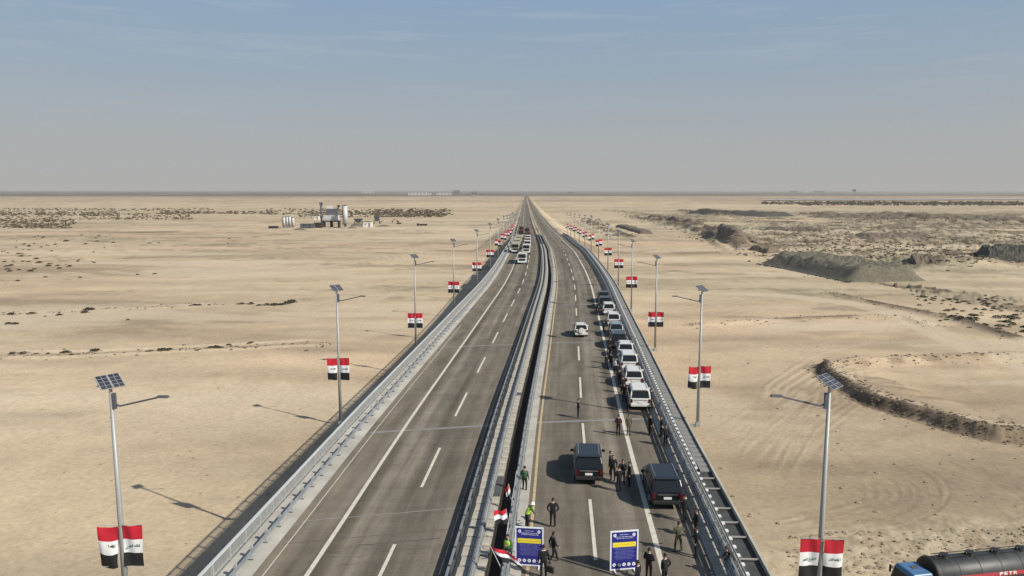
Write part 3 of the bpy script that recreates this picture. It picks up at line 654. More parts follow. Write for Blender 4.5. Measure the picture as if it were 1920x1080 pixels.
for side in (-1, 1):
    sd_ = 'left' if side < 0 else 'right'
    for k in range(13):
        y = 31.2*(k+1) - (0 if side < 0 else (.4*k if k < 4 else 1.2)); off = 15.2+(.5, .75, .6, .1)[k] if side > 0 and k < 4 else 15.2 if side > 0 else 15.35-.12*min(k, 8); p = on_road(side*off, y, 0)
        if side < 0 and k == 0: p.x = -18.05
        o = inst(LP[side]); o.location = p; o.rotation_euler = (random.uniform(-.004, .004), random.uniform(-.004, .004), head(y)*.3+random.uniform(-.09, .09))
        tag(o, f'{ORD[k]} solar street lamp from the camera along the {sd_} parapet' if k else f'solar street lamp nearest the camera on the {sd_} side of the highway', 'street lamp', f'solar street lamps along the {sd_} edge')
        for q in (-1, 1):
            pr = FP[2] if (k == 0 and side < 0 and q < 0) or (k == 1 and side > 0 and q < 0) else FP[(0, 1, 4, 3, 0, 5, 1)[(3*k+(q > 0)+(side > 0)*2) % 7]]
            f = inst(pr); z = 3.95+({-1: (-.6, -.15, -1.4, -1.1, -.8, -.6), 1: (-1.2, -.75, -1.1, -.1, 0, 0)}[side][k] if k < 6 else random.uniform(-.4, .2))
            f.location = p+Vector((.10 if q > 0 else -.98, -.12, z)); f.rotation_euler = (random.uniform(-.04, .04), random.uniform(-.02, .02), random.uniform(-.16, .16)*(1 if q > 0 else .6))
            tag(f, f'{"right" if q > 0 else "left"} red, white and black flag on the {ORD[k]} lamp post, {sd_} roadside', 'flag', 'flags hung in pairs on the lamp posts')

# ------------------------------------------------------------------ cars
def wheel(parent, x, y, r, w, side):
    t = MB(); n = 20
    R = [[(x+side*dx, y+rr*math.cos(2*math.pi*i/n), r+rr*math.sin(2*math.pi*i/n)) for i in range(n)] for dx, rr in ((-w/2, r*.62), (-w/2, r*.93), (-w*.3, r), (w*.3, r), (w/2, r*.93), (w/2, r*.62))]
    t.loft(R); o = t.build('wheel', M['tyre'], parent)
    rm = MB(); rm.tube((x+side*(w/2-.03), y, r), (x+side*(w/2+.008), y, r), r*.60, r*.55, n=16)
    rm.tube((x+side*(w/2), y, r), (x+side*(w/2+.03), y, r), r*.16, n=8); rm.build('rim', M['rim'], o)
def make_suv(paint, Lg=5.2, Wd=2.0, Hh=1.88, label='', boxy=.0, spare=False, trim='chrome', name='parked_car'):
    t = empty(name); hw = Wd/2; yf, yr = Lg/2, -Lg/2; r = .40; zb = 1.08; fa, ra = yf-.95, yr+1.05
    def ring(y, w, z0, z1, top):  # half section mirrored
        a = [(w*.88, z0), (w*.985, z0+.12), (w, (z0+z1)*.5), (w*.985, z1-.06), (top, z1)]
        return [(x, y, z) for x, z in a]+[(-x, y, z) for x, z in reversed(a)]
    st = []
    def arch(yc):
        for q in (-1.12, -.8, -.35, .35, .8, 1.12): st.append((yc+q*r*1.05, hw, .30+math.sqrt(max(0, 1-(q/1.13)**2))*.52))
    st.append((yr, hw*.90, .42)); st.append((yr+.10, hw*.97, .34)); arch(ra); st.append((0, hw, .28)); arch(fa); st.append((yf-.22, hw*.96, .34)); st.append((yf-.04, hw*.86, .42)); st.append((yf, hw*.78, .46))
    st.sort(key=lambda q: q[0]); rings = []
    for y, w, z0 in st:
        hood = zb if y < yf-1.35 else zb-.02-.16*((y-(yf-1.35))/1.35)**2
        if y < yr+.05: hood = zb-.02
        z1 = max(hood, z0+.25); rings.append(ring(y, w, z0, z1, w*.93))
    body = MB().loft(rings).build('body', paint, t, smooth=False, bevel=.03)
    # greenhouse
    wb, wt = hw*.95, hw*.80; y0b, y0t = yr+.05, yr+.30+.15*(1-boxy); y1t, y1b = yf-2.15, yf-1.30
    def gr(z, ya, yb, w): return [(w, ya, z), (w, yb, z), (-w, yb, z), (-w, ya, z)]
    g = MB(); g.loft([gr(zb-.02, y0b, y1b, wb), gr((zb+Hh)/2, (y0b+y0t)/2-.03, (y1b+y1t)/2+.05, (wb+wt)/2+.02), gr(Hh-.08, y0t, y1t+.05, wt+.02), gr(Hh, y0t+.12, y1t-.15, wt-.09)])
    g.build('cabin', paint, t, bevel=.03)
    def pane(nm, pts, d=.012):
        P = [Vector(p) for p in pts]; n = (P[1]-P[0]).cross(P[2]-P[1]).normalized(); c = sum(P, Vector())/len(P)
        if n.dot(c-Vector((0, 0, 1.2))) < 0: n = -n
        k = len(P); mb = MB().add([p+n*d for p in P]+[p-n*.03 for p in P], [tuple(range(k)), tuple(range(2*k-1, k-1, -1))]+[(i, (i+1) % k, k+(i+1) % k, k+i) for i in range(k)])
        mb.build(nm, M['glass'], t)
    zl, zh = zb+.10, Hh-.14
    def gy(z, rear): 
        f = (z-zb)/(Hh-.08-zb); return (y0b+(y0t-y0b)*f-.055*math.sin(math.pi*min(1, f))) if rear else (y1b+(y1t+.05-y1b)*f+.045*math.sin(math.pi*min(1, f)))
    def gw(z): 
        f = (z-zb)/(Hh-.08-zb); return wb+(wt+.02-wb)*f+.02*math.sin(math.pi*min(1, f))
    zm = (zb+Hh)/2
    for za, zc in ((zl, zh),):
        pane('rear_window', [(-gw(za)*.86, gy(za, 1), za), (gw(za)*.86, gy(za, 1), za), (gw(zc)*.88, gy(zc, 1), zc), (-gw(zc)*.88, gy(zc, 1), zc)], .03)
        pane('windscreen', [(-gw(za)*.90, gy(za, 0), za), (gw(za)*.90, gy(za, 0), za), (gw(zc)*.90, gy(zc, 0), zc), (-gw(zc)*.90, gy(zc, 0), zc)], .03)
    ys = [y0b+.30, -.95*Lg/5.2-.35, .15, y1t+.25]
    for s in (-1, 1):
        for i in range(3):
            a, b = ys[i]+.05, ys[i+1]-.05; at_, bt = (a+.15 if i == 0 else a), (b-.0 if i < 2 else b-.22)
            pane('side_window', [(s*gw(zl), a, zl), (s*gw(zl), b+(.25 if i == 2 else 0), zl), (s*gw(zh), bt, zh), (s*gw(zh), at_, zh)], .014)
        MB().box((s*(hw+.12), y1b-.45, zb+.12), (.24, .12, .18)).build('side_mirror', paint, t, bevel=.02)
        MB().tube((s*wt*.86, y0t+.3, Hh+.05), (s*wt*.86, y1t-.2, Hh+.05), .022, n=6).tube((s*wt*.86, y0t+.35, Hh-.02), (s*wt*.86, y0t+.35, Hh+.05), .02, n=5).tube((s*wt*.86, y1t-.3, Hh-.02), (s*wt*.86, y1t-.3, Hh+.05), .02, n=5).build('roof_rail', M[trim] if trim == 'chrome' else M['plastic'], t)
        MB().box((s*hw*.84, yr+.0, .93), (.20, .10, .34)).build('tail_light', M['red_lamp'], t, bevel=.015)
        MB().box((s*hw*.70, yf-.05, .80), (.36, .14, .17)).build('headlight', M['clear_lamp'], t, bevel=.02)
        wheel(t, s*(hw-.13), ra, r, .26, s); wheel(t, s*(hw-.13), fa, r, .26, s)
        for yy in (-.25*Lg/5.2-.55, .75): MB().box((s*(hw+.012), yy, .98), (.03, .18, .035)).build('door_handle', M['chrome'] if trim == 'chrome' else M['plastic'], t)
        for yy in (-.95*Lg/5.2-.35, .15, y1t+.55): MB().box((s*(hw-.003), yy, .72), (.014, .014, .62)).build('door_seam', M['plastic'], t)
        MB().box((s*(hw-.05), -.02, .33), (.12, 2.3, .07)).build('side_step', M['plastic'], t)
    MB().box((0, yr-.03, .53), (Wd*.90, .16, .24)).build('rear_bumper', M['plastic'] if paint is not M['white_car'] else paint, t, bevel=.03)
    MB().box((0, yf+.0, .50), (Wd*.76, .12, .26)).build('front_bumper', M['plastic'], t, bevel=.03)
    MB().box((0, yf-.0, .80), (.95, .08, .24)).build('grille', M['plastic'], t)
    MB().box((0, yr-.012, 1.03), (Wd*.62, .035, .045)).build('tailgate_trim', M['chrome'], t)
    MB().box((0, yr-.02, .80), (.50, .03, .15)).build('number_plate', M['plate'], t)
    MB().box((0, y0t+.06, Hh-.03), (wt*1.75, .30, .05)).build('spoiler', paint, t, bevel=.015)
    if spare:
        w = MB(); w.tube((0, yr-.03, 1.02), (0, yr-.26, 1.02), .38, .36, n=20); w.build('spare_wheel', paint, t, smooth=False)
    return t
blk = make_suv(M['black_paint'], 5.35, 2.04, 1.92)
wht = make_suv(M['white_car'], 5.1, 1.98, 1.90)
wh2 = make_suv(M['white_car'], 4.85, 1.92, 1.80, trim='plastic')
sil = make_suv(M['silver_car'], 5.0, 1.95, 1.86, trim='plastic')
sp = make_suv(M['white_car'], 4.5, 1.88, 1.78, spare=True, trim='plastic')
for pr, lst in ((blk, ((6.0, 48.4+2.6, 0, 'black utility vehicle stopped across the dashed line in mid carriageway beside four people'), (10.75, 44.3+2.7, .0, 'nearest black utility vehicle, parked on the right shoulder by the guardrail'), (11.1, 92.2+2.6, 0, 'black utility vehicle in the parked row just behind the white ones'), (10.9, 124.6+2.6, 0, 'second last dark vehicle at the far end of the parked row'), (11.0, 131.5+2.6, 0, 'last dark vehicle at the far end of the parked row'))),
                (wht, ((11.35, 65.7+2.5, .0, 'white utility vehicle nearest the camera in the parked row'), (11.5, 80.4+2.5, 0, 'third white utility vehicle in the parked row'), (11.4, 108.0+2.5, 0, 'white vehicle in the parked row in front of the silver one'), (11.2, 118.0+2.5, 0, 'white vehicle near the far end of the parked row'))),
                (wh2, ((11.45, 73.3+2.4, .0, 'second white utility vehicle in the parked row'), (11.6, 86.8+2.4, 0, 'fourth white utility vehicle, right in front of a black one'))),
                (sil, ((11.3, 99.8+2.5, 0, 'silver grey vehicle parked on the shoulder beyond the black one'),)),
                (sp, ((6.3, 99.8+2.2, .05, 'white vehicle with a spare wheel cover alone in the driving lane'),))):
    for i, (o_, y, rz, lb) in enumerate(lst):
        c = inst(pr); c.location = on_road(o_, y, .003); c.rotation_euler = (0, 0, head(y)+rz+random.uniform(-.015, .015)); tag(c, lb, 'car', 'vehicles of the official convoy')

# ------------------------------------------------------------------ trucks queued on the left carriageway (they face the camera)
def make_truck(paint, cargo, boxh=2.3):
    t = empty('truck'); W2 = 1.25
    c = MB(); c.loft([[(-W2, -1.0, z), (W2, -1.0, z), (W2, 1.0, z), (-W2, 1.0, z)] if z < 1.7 else [(-W2+(z-1.7)*.07, -1.0+(z-1.7)*.16, z), (W2-(z-1.7)*.07, -1.0+(z-1.7)*.16, z), (W2-(z-1.7)*.07, 1.0, z), (-W2+(z-1.7)*.07, 1.0, z)] for z in (.55, 1.0, 1.7, 2.9, 3.05)])
    c.build('cab', paint, t, bevel=.06)
    MB().add([(-1.08, -1.03, 1.78), (1.08, -1.03, 1.78), (1.02, -.88, 2.68), (-1.02, -.88, 2.68), (-1.08, -.9, 1.78), (1.08, -.9, 1.78), (1.02, -.75, 2.68), (-1.02, -.75, 2.68)], [(0, 1, 2, 3), (4, 7, 6, 5), (0, 4, 5, 1), (1, 5, 6, 2), (2, 6, 7, 3), (3, 7, 4, 0)]).build('windscreen', M['glass'], t)
    MB().box((0, -1.03, 1.25), (1.7, .08, .6)).build('grille', M['plastic'], t); MB().box((0, -1.08, .68), (2.46, .2, .36)).build('bumper', M['sign_white'], t, bevel=.03)
    MB().box((0, -.86, 3.02), (2.3, .5, .35)).build('visor', paint, t, bevel=.05)
    for s in (-1, 1):
        MB().box((s*1.02, -1.06, .95), (.3, .1, .2)).build('headlight', M['clear_lamp'], t); MB().box((s*1.42, -.9, 2.2), (.12, .2, .6)).build('side_mirror', M['plastic'], t)
        MB().box((s*1.215, -.05, 2.2), (.03, .9, .7)).build('side_window', M['glass'], t)
        for y in (-.1, 3.4, 8.2, 9.5): wheel(t, s*1.08, y, .5, .34, s)
    MB().box((0, 5.4, .85), (.9, 9.6, .25)).build('chassis', M['plastic'], t)
    MB().box((0, 6.2, 1.1+boxh/2), (2.5, 9.2, boxh)).build('cargo_body', cargo, t, bevel=.05)
    return t
tw = make_truck(M['white_car'], M['beige_car'], 1.5); tb = make_truck(M['beige_car'], M['beige_car'], 2.0); tr = make_truck(M['red_car'], M['rust'], 1.9)
TP = ['foremost white lorry of the queue on the left carriageway', 'white lorry right behind the foremost one', 'white lorry third in the queue, beside a beige lorry', 'beige lorry on the shoulder side of the queue, nearest of its colour', 'second beige lorry in the shoulder side queue', 'third beige lorry far back in the shoulder side queue', 'white lorry fourth in the inner queue', 'dark red lorry far back in the queue', 'last dark red lorry at the tail of the queue', 'dark lorry between the beige and the red ones']
for pr, o_, y, lb in ((tw, -7.1, 204, TP[0]), (tw, -6.6, 238, TP[1]), (tw, -6.5, 262, TP[2]), (tb, -10.3, 242, TP[3]), (tb, -10.3, 270, TP[4]), (tb, -10.2, 305, TP[5]), (tw, -6.5, 292, TP[6]), (tr, -6.6, 345, TP[7]), (tr, -6.8, 415, TP[8]), (tr, -10.0, 375, TP[9]), (tw, -6.6, 320, 'fifth white lorry of the inner queue, right before the red ones'), (tr, -10.1, 440, 'dark lorry at the very back of the shoulder side queue')):
    c = inst(pr); c.location = on_road(o_, y, .003); c.rotation_euler = (0, 0, head(y)); tag(c, lb, 'truck', 'lorries queued on the left carriageway')

# ------------------------------------------------------------------ the tanker lorry below, lower right
def tanker():
    # long axis along local X; cab at -X end
    p0 = at(1700, 1062, 2.6); t = empty('tanker_lorry', (32.6, 56.0, 0), math.atan2(1.55, 9), 'dark tank lorry with a blue cab and red side stripe, lower right corner', 'truck')
    R = 1.32; zc = 2.42; n = 40; mb = MB()
    prof = ((0, R*.90), (.02, R*.97), (.10, R), (11.9, R), (12.0, R*.9))
    mb.loft([[(x, rr*math.cos(2*math.pi*i/n), zc+rr*.96*math.sin(2*math.pi*i/n)) for i in range(n)] for x, rr in prof]); mb.build('tank', M['tank_blk'], t, smooth=True).data.polygons.foreach_get
    rg = MB()
    rg.loft([[(x, rr*math.cos(2*math.pi*i/n), zc+rr*.96*math.sin(2*math.pi*i/n)) for i in range(n)] for x, rr in ((-.16, R*.5), (-.14, R*1.02), (-.02, R*1.045), (.22, R*1.045), (.22, R*.98))]); rg.build('tank_rim', M['plastic'], t)
    st = MB(); st.loft([[(x, -rr*math.cos(a), zc+rr*.96*math.sin(a)) for x in (.4, 11.8)] for rr, a in [(R*1.006, rad(a_)) for a_ in (-2, 3, 8, 13)]], caps=False, closed=False); st.build('red_stripe', M['tank_red'], t)
    for x in (1.9, 3.8, 5.7, 7.6, 9.5): MB().tube((x, 0, zc), (x+.05, 0, zc), R*1.003, n=40, caps=False).build('weld_band', M['plastic'], t).scale = (1, 1, 1)
    lt = MB()
    # block capitals PETRO standing on the stripe
    G5 = {'P': ['111', '101', '111', '100', '100'], 'E': ['111', '100', '111', '100', '111'], 'T': ['111', '010', '010', '010', '010'], 'R': ['110', '101', '110', '101', '101']}
    x = 5.35
    for ch in 'PETR':
        for r_, row in enumerate(G5[ch]):
            for c_, b in enumerate(row):
                if b == '1':
                    a0 = rad(12-r_*2.3); a1 = rad(12-(r_+1)*2.3); rr = R*1.012; xa = x+c_*.10
                    lt.add([(xa, -rr*math.cos(a0), zc+rr*.96*math.sin(a0)), (xa+.10, -rr*math.cos(a0), zc+rr*.96*math.sin(a0)), (xa+.10, -rr*math.cos(a1), zc+rr*.96*math.sin(a1)), (xa, -rr*math.cos(a1), zc+rr*.96*math.sin(a1))], [(3, 2, 1, 0)])
        x += .42
    lt.build('lettering', M['plate'], t)
    wk = MB(); wk.box((5.8, 0, zc+R*.96+.05), (11, .5, .03)); wk.build('catwalk', M['tank_blk'], t)
    MB().tube((.3, .32, zc+R+.12), (11.6, .32, zc+R+.12), .035, n=6).build('top_pipe', M['plastic'], t)
    for k in range(4):
        x = 1.25+2.35*k; o = MB().tube((x, -.05, zc+R*.9), (x, -.05, zc+R+.20), .30, n=16).build('hatch', M['tank_blk'], t)
        MB().tube((x, -.05, zc+R+.20), (x, -.05, zc+R+.25), .34, n=16).tube((x-.42, -.05, zc+R+.12), (x-.30, -.05, zc+R+.12), .14, n=8).build('lid', M['plastic'], o)
    # cab
    cb = MB(); w = 1.18
    def rg_(z, xf, xb, ww): return [(xf, -ww, z), (xb, -ww, z), (xb, ww, z), (xf, ww, z)]
    cb.loft([rg_(.6, -2.55, -.45, w), rg_(1.75, -2.58, -.42, w), rg_(2.72, -2.30, -.42, w*.95), rg_(2.98, -2.12, -.50, w*.86)]); cb.build('cab', M['cab_blue'], t, bevel=.09)
    MB().add([(-2.60, -1.02, 1.82), (-2.60, 1.02, 1.82), (-2.34, .97, 2.66), (-2.34, -.97, 2.66), (-2.45, -1.02, 1.82), (-2.45, 1.02, 1.82), (-2.2, .97, 2.66), (-2.2, -.97, 2.66)], [(0, 3, 2, 1), (4, 5, 6, 7), (0, 1, 5, 4), (1, 2, 6, 5), (2, 3, 7, 6), (3, 0, 4, 7)]).build('windscreen', M['glass'], t)
    MB().box((-1.6, -1.165, 2.2), (.9, .05, .68)).build('side_window', M['glass'], t); MB().box((-1.6, 1.165, 2.2), (.9, .05, .68)).build('side_window', M['glass'], t)
    MB().box((-1.25, .1, 2.99), (.62, .55, .06)).build('roof_hatch', M['plant_grey'], t, bevel=.02)
    for s in (-1, 1):
        MB().box((-2.45, s*1.36, 2.35), (.12, .12, .6)).tube((-2.4, s*1.15, 2.6), (-2.45, s*1.36, 2.6), .02, n=5).build('side_mirror', M['plastic'], t)
        MB().box((-2.62, s*.88, .95), (.1, .35, .22)).build('headlight', M['clear_lamp'], t)
        for x in (-1.6, 1.6, 8.6, 9.9, 11.2):
            ww = MB(); ww.tube((x, s*.85, .5), (x, s*1.22, .5), .5, n=18); o = ww.build('wheel', M['tyre'], t); MB().tube((x, s*1.2, .5), (x, s*1.235, .5), .27, n=12).build('rim', M['rim'], o)
    MB().box((-2.64, 0, .66), (.2, 2.3, .34)).build('bumper', M['plant_grey'], t, bevel=.03)
    MB().box((5, 0, .92), (13.2, .9, .26)).build('chassis', M['plastic'], t)
    for x in (1.2, 4.4, 7.6, 10.8): MB().box((x, 0, 1.15), (.3, 1.9, .35)).build('saddle', M['plastic'], t)
    return t
tanker()

# ------------------------------------------------------------------ people
ZONES = ['shoe', 'trousers', 'jacket', 'shirt', 'skin']
def make_body(pose, name):
    J = dict(pelvis=(0, 0, .96), waist=(0, 0, 1.10), chest=(0, .0, 1.32), neck=(0, .0, 1.50), head=(0, .02, 1.60), crown=(0, .015, 1.76),
             hipL=(-.10, 0, .92), kneeL=(-.11, .02, .50), ankL=(-.12, -.02, .09), toeL=(-.13, .17, .045), hipR=(.10, 0, .92), kneeR=(.11, .02, .50), ankR=(.12, -.02, .09), toeR=(.13, .17, .045),
             shL=(-.20, 0, 1.43), elL=(-.26, -.02, 1.14), wrL=(-.26, .06, .90), shR=(.20, 0, 1.43), elR=(.26, -.02, 1.14), wrR=(.26, .06, .90))
    J.update(pose)
    Rr = dict(pelvis=(.165, .125), waist=(.15, .11), chest=(.185, .125), neck=(.062, .062), head=(.085, .10), crown=(.05, .06), hipL=(.10, .10), kneeL=(.068, .07), ankL=(.048, .055), toeL=(.042, .032), shL=(.078, .078), elL=(.056, .056), wrL=(.036, .04))
    for k in list(Rr):
        if k.endswith('L'): Rr[k[:-1]+'R'] = Rr[k]
    E_ = [('pelvis', 'waist'), ('waist', 'chest'), ('chest', 'neck'), ('neck', 'head'), ('head', 'crown')]
    for s in 'LR': E_ += [('pelvis', 'hip'+s), ('hip'+s, 'knee'+s), ('knee'+s, 'ank'+s), ('ank'+s, 'toe'+s), ('chest', 'sh'+s), ('sh'+s, 'el'+s), ('el'+s, 'wr'+s)]
    names = list(J); idx = {n: i for i, n in enumerate(names)}
    me = bpy.data.meshes.new(name); me.from_pydata([J[n] for n in names], [(idx[a], idx[b]) for a, b in E_], []); o = bpy.data.objects.new(name, me); COL.objects.link(o)
    sk = o.modifiers.new('skin', 'SKIN'); sk.use_smooth_shade = True; sv = me.skin_vertices[0].data
    for n in names: sv[idx[n]].radius = Rr[n]; sv[idx[n]].use_root = (n == 'pelvis')
    ss = o.modifiers.new('sub', 'SUBSURF'); ss.levels = 1; ss.render_levels = 1
    dg = bpy.context.evaluated_depsgraph_get(); ev = o.evaluated_get(dg); m2 = bpy.data.meshes.new_from_object(ev)
    V = [v.co.copy() for v in m2.vertices]; F = [list(p.vertices) for p in m2.polygons]
    bpy.data.objects.remove(o)
    mb = MB(); mb.v = [tuple(v) for v in V]; mb.f = F; zone = []
    segs = [(Vector(J[a]), Vector(J[b]), a, b) for a, b in E_]
    for f in F:
        c = sum((V[i] for i in f), Vector())/len(f); bd = 9; bs = None
        for a, b, na, nb in segs:
            d = b-a; tt = max(0, min(1, (c-a).dot(d)/d.length_squared)); dd = (c-a-d*tt).length - .5*(Rr[na][0]*(1-tt)+Rr[nb][0]*tt)
            if dd < bd: bd = dd; bs = (na, nb)
        na, nb = bs
        if nb[:3] in ('toe',) or c.z < .11: z = 0
        elif nb[:4] in ('knee',) or nb[:3] in ('ank', 'hip') or c.z < .96: z = 1
        elif nb in ('head', 'crown'): z = 4
        else: z = 2
        if nb[:2] in ('el', 'wr', 'sh'): z = 2
        if z == 2 and nb in ('chest', 'neck') and c.y > .07 and abs(c.x) < .05+.12*max(0, c.z-1.25) and c.z > 1.18: z = 3
        if nb == 'neck' and c.z > 1.49: z = 4 if c.z > 1.52 else 3
        zone.append(z)
    mb.m = zone
    # hands: palm, four unequal bent fingers and a thumb leaving its side
    for s, sg in (('L', -1), ('R', 1)):
        wv, ev_ = Vector(J['wr'+s]), Vector(J['el'+s]); d = (wv-ev_).normalized(); sd_ = d.cross(Vector((0, 0, 1)) if abs(d.z) < .8 else Vector((0, 1, 0))).normalized(); pn = sd_.cross(d).normalized()
        if abs(d.z) >= .8: sd_ = Vector((0, 1, 0)); pn = Vector((-sg, 0, 0))
        mb.tube(wv-d*.02, wv+d*.035, .030, .036, 8, 4); mb.tube(wv+d*.035, wv+d*.095, .036, .040, 8, 4)
        for i, ln in enumerate((.072, .080, .075, .058)):
            b0 = wv+d*.085+sd_*(-.030+.020*i); b1 = b0+d*ln*.5+pn*.006; b2 = b1+d*ln*.35+pn*.024
            mb.tube(b0, b1, .0095, .009, 5, 4); mb.tube(b1, b2, .009, .007, 5, 4)
        b0 = wv+d*.03+sd_*-.034; b1 = b0+d*.035-sd_*.025+pn*.008; b2 = b1+d*.032+pn*.012; mb.tube(b0, b1, .011, .010, 5, 4); mb.tube(b1, b2, .010, .008, 5, 4)
    h = Vector(J['head'])+Vector((0, .01, .06)); hc = h
    mb.ball(hc, .10, 12, 8, 4, (.80, .98, 1.16))
    mb.add([hc+Vector((0, .10, .02)), hc+Vector((-.016, .092, -.028)), hc+Vector((.016, .092, -.028)), hc+Vector((0, .122, -.022))], [(0, 1, 3), (0, 3, 2), (1, 2, 3)], 4)
    for s in (-1, 1):
        mb.ball(hc+Vector((s*.080, 0, 0)), .02, 6, 4, 4, (.5, .8, 1.4)); mb.ball(hc+Vector((s*.030, .088, .022)), .010, 6, 4, 0)
    mb.box(hc+Vector((0, .089, -.052)), (.04, .012, .008), m=0)
    mm = mb.mesh(name, [M['shoe'], M['suit'], M['suit'], M['shirt'], M['skin']], smooth=True); return mm, hc
def hair_mesh():
    mb = MB(); n = 14; rings = []
    for ph, k in ((-.15, 1.08), (.15, 1.10), (.5, 1.10), (.9, 1.09), (1.25, 1.07), (1.5, 1.06)):
        rings.append([(math.cos(t)*math.cos(ph)*.083*k, (math.sin(t)*math.cos(ph)*.1*k-.010-(.03 if ph < .3 and math.sin(t) > .3 else 0)), math.sin(ph)*.116*k+(.035 if math.sin(t) > .3 else -.0)*(ph < .3)) for t in [2*math.pi*i/n for i in range(n)]])
    mb.loft(rings); return mb.mesh('hair', M['hair'], smooth=True)
HAIR = hair_mesh()
def helm():
    mb = MB(); n = 14
    mb.loft([[(math.cos(t)*math.cos(ph)*.115*e_, math.sin(t)*math.cos(ph)*.135*e_, math.sin(ph)*.14+.02) for t in [2*math.pi*i/n for i in range(n)]] for ph, e_ in ((-.02, 1.15), (.0, 1.0), (.4, 1), (.8, 1), (1.2, 1), (1.5, 1))]); return mb.mesh('helmet', M['helmet'], smooth=True)
HELM = helm()
POSES = {
 'stand': {},
 'pockets': dict(elL=(-.34, -.08, 1.18), wrL=(-.20, .02, .96), elR=(.34, -.08, 1.18), wrR=(.20, .02, .96)),
 'clasp': dict(elL=(-.28, .0, 1.15), wrL=(-.06, .20, 1.02), elR=(.28, 0, 1.15), wrR=(.06, .20, 1.04)),
 'phone': dict(elL=(-.26, .02, 1.15), wrL=(-.08, .26, 1.26), elR=(.26, -.02, 1.14), wrR=(.25, .08, .91)),
 'walk': dict(kneeL=(-.10, .20, .54), ankL=(-.10, .28, .10), toeL=(-.10, .45, .10), kneeR=(.10, -.04, .50), ankR=(.10, -.30, .13), toeR=(.10, -.14, .045), elL=(-.25, -.14, 1.16), wrL=(-.24, -.10, .92), elR=(.25, .06, 1.16), wrR=(.23, .22, .98)),
 'wide': dict(kneeL=(-.18, .02, .50), ankL=(-.22, -.02, .09), toeL=(-.26, .15, .045), kneeR=(.18, .02, .50), ankR=(.22, -.02, .09), toeR=(.26, .15, .045), elL=(-.36, .02, 1.20), wrL=(-.20, .22, 1.14), elR=(.36, -.02, 1.22), wrR=(.44, .16, 1.05)),
 'lean': dict(waist=(0, .06, 1.08), chest=(0, .20, 1.26), neck=(0, .32, 1.38), head=(0, .38, 1.46), crown=(0, .44, 1.60), shL=(-.2, .24, 1.35), shR=(.2, .24, 1.35), elL=(-.28, .34, 1.10), wrL=(-.22, .52, .98), elR=(.28, .34, 1.10), wrR=(.2, .52, .98)),
}
BODY = {k: make_body(v, 'body') for k, v in POSES.items()}
def person(off, y, pose, face, label, top='suit', legs='suit', shirt='shirt', hat=None, h=1.0, vest=None, group=None, z=0, x=None):
    """face: heading in degrees, 0 = away from the camera (+Y), counter-clockwise"""
    me, hc = BODY[pose]; t = empty('person', on_road(off, y, z), rad(face)+head(y), label, 'person', group)
    b = bpy.data.objects.new('body', me); COL.objects.link(b); b.parent = t; b.scale = (h, h, h)
    for i, m in enumerate(('shoe', legs, top, shirt, 'skin')): b.material_slots[i].link = 'OBJECT'; b.material_slots[i].material = M[m]
    hh = bpy.data.objects.new('helmet' if hat else 'hair', HELM if hat else HAIR); COL.objects.link(hh); hh.parent = t; hh.location = (hc+Vector((0, 0, .012)))*h
    if vest:
        c = Vector(POSES[pose].get('chest', (0, 0, 1.32))); w = Vector(POSES[pose].get('waist', (0, 0, 1.10))); mb = MB(); n = 16; R = []
        for q, (rx, ry) in ((-.15, (.185, .150)), (.0, (.185, .155)), (.5, (.20, .160)), (1.0, (.225, .165)), (1.5, (.20, .15)), (1.62, (.13, .11))):
            p = w+(c-w)*q; R.append([(p.x+rx*math.cos(2*math.pi*i/n), p.y+ry*math.sin(2*math.pi*i/n), p.z) for i in range(n)])
        mb.loft(R, caps=False); v = mb.build('vest', M[vest], t, smooth=True); v.scale = (h, h, h)
    return t
P_ = person
P_(3.56, 42.0, 'pockets', 5, 'man in a dark suit seen from behind with elbows out, above the left signboard', h=1.03)
P_(3.63, 37.7, 'walk', -70, 'suited person with a white shirt striding beside the left signboard', h=1.0)
P_(3.15, 36.1, 'stand', 15, 'person in a long black coat carrying a black bag, overlapping the left signboard', h=1.03)
P_(1.20, 37.4, 'phone', 150, 'person in a yellow-green vest standing between the median rail and left signboard', top='green_cloth', legs='suit2', vest='hivis')
P_(2.02, 41.6, 'lean', -60, 'person in a white helmet bending forward just behind the left signboard', top='green_cloth', legs='suit2', vest='hivis', hat=True)
P_(1.62, 47.3, 'stand', -20, 'person in a green vest and dark trousers farther up along the median rail', top='olive', legs='suit', vest='green_cloth')
P_(8.6, 35.9, 'clasp', -30, 'person in a maroon top at the bottom edge on the white line', top='suit', legs='maroon', h=1.0)
P_(9.35, 35.3, 'pockets', 40, 'dark suited person at the bottom edge, right of the maroon trousers', top='suit2', h=1.0)
P_(7.9, 34.6, 'stand', 60, 'person cut off by the bottom edge beside the foot of the right signboard', top='suit')
P_(5.56, 63.4, 'clasp', -80, 'lone dark figure standing on the left of the right carriageway, ahead of the black vehicle', h=1.0)
P_(8.80, 58.7, 'clasp', -15, 'leftmost of the three dark figures behind the nearest white vehicle', top='maroon', legs='suit')
P_(9.65, 58.8, 'stand', 200, 'olive clothed figure on the white line behind the nearest white vehicle', top='olive', legs='olive')
P_(11.44, 58.8, 'stand', 120, 'rightmost of the three dark figures behind the nearest white vehicle', top='suit2')
P_(12.3, 58.5, 'pockets', 90, 'dark figure in the shade of the right guardrail behind the white vehicles')
P_(10.1, 65.6, 'phone', -90, 'dark figure at the left rear corner of the nearest white vehicle')
P_(12.45, 66.9, 'stand', 80, 'figure with dark red trousers between the nearest white vehicle and guardrail', legs='maroon')
P_(10.0, 74.7, 'stand', 30, 'dark figure at the left rear corner of the second white vehicle')
P_(7.68, 49.2, 'stand', 170, 'tallest of the four people beside the black vehicle in mid carriageway', top='suit2', h=1.04)
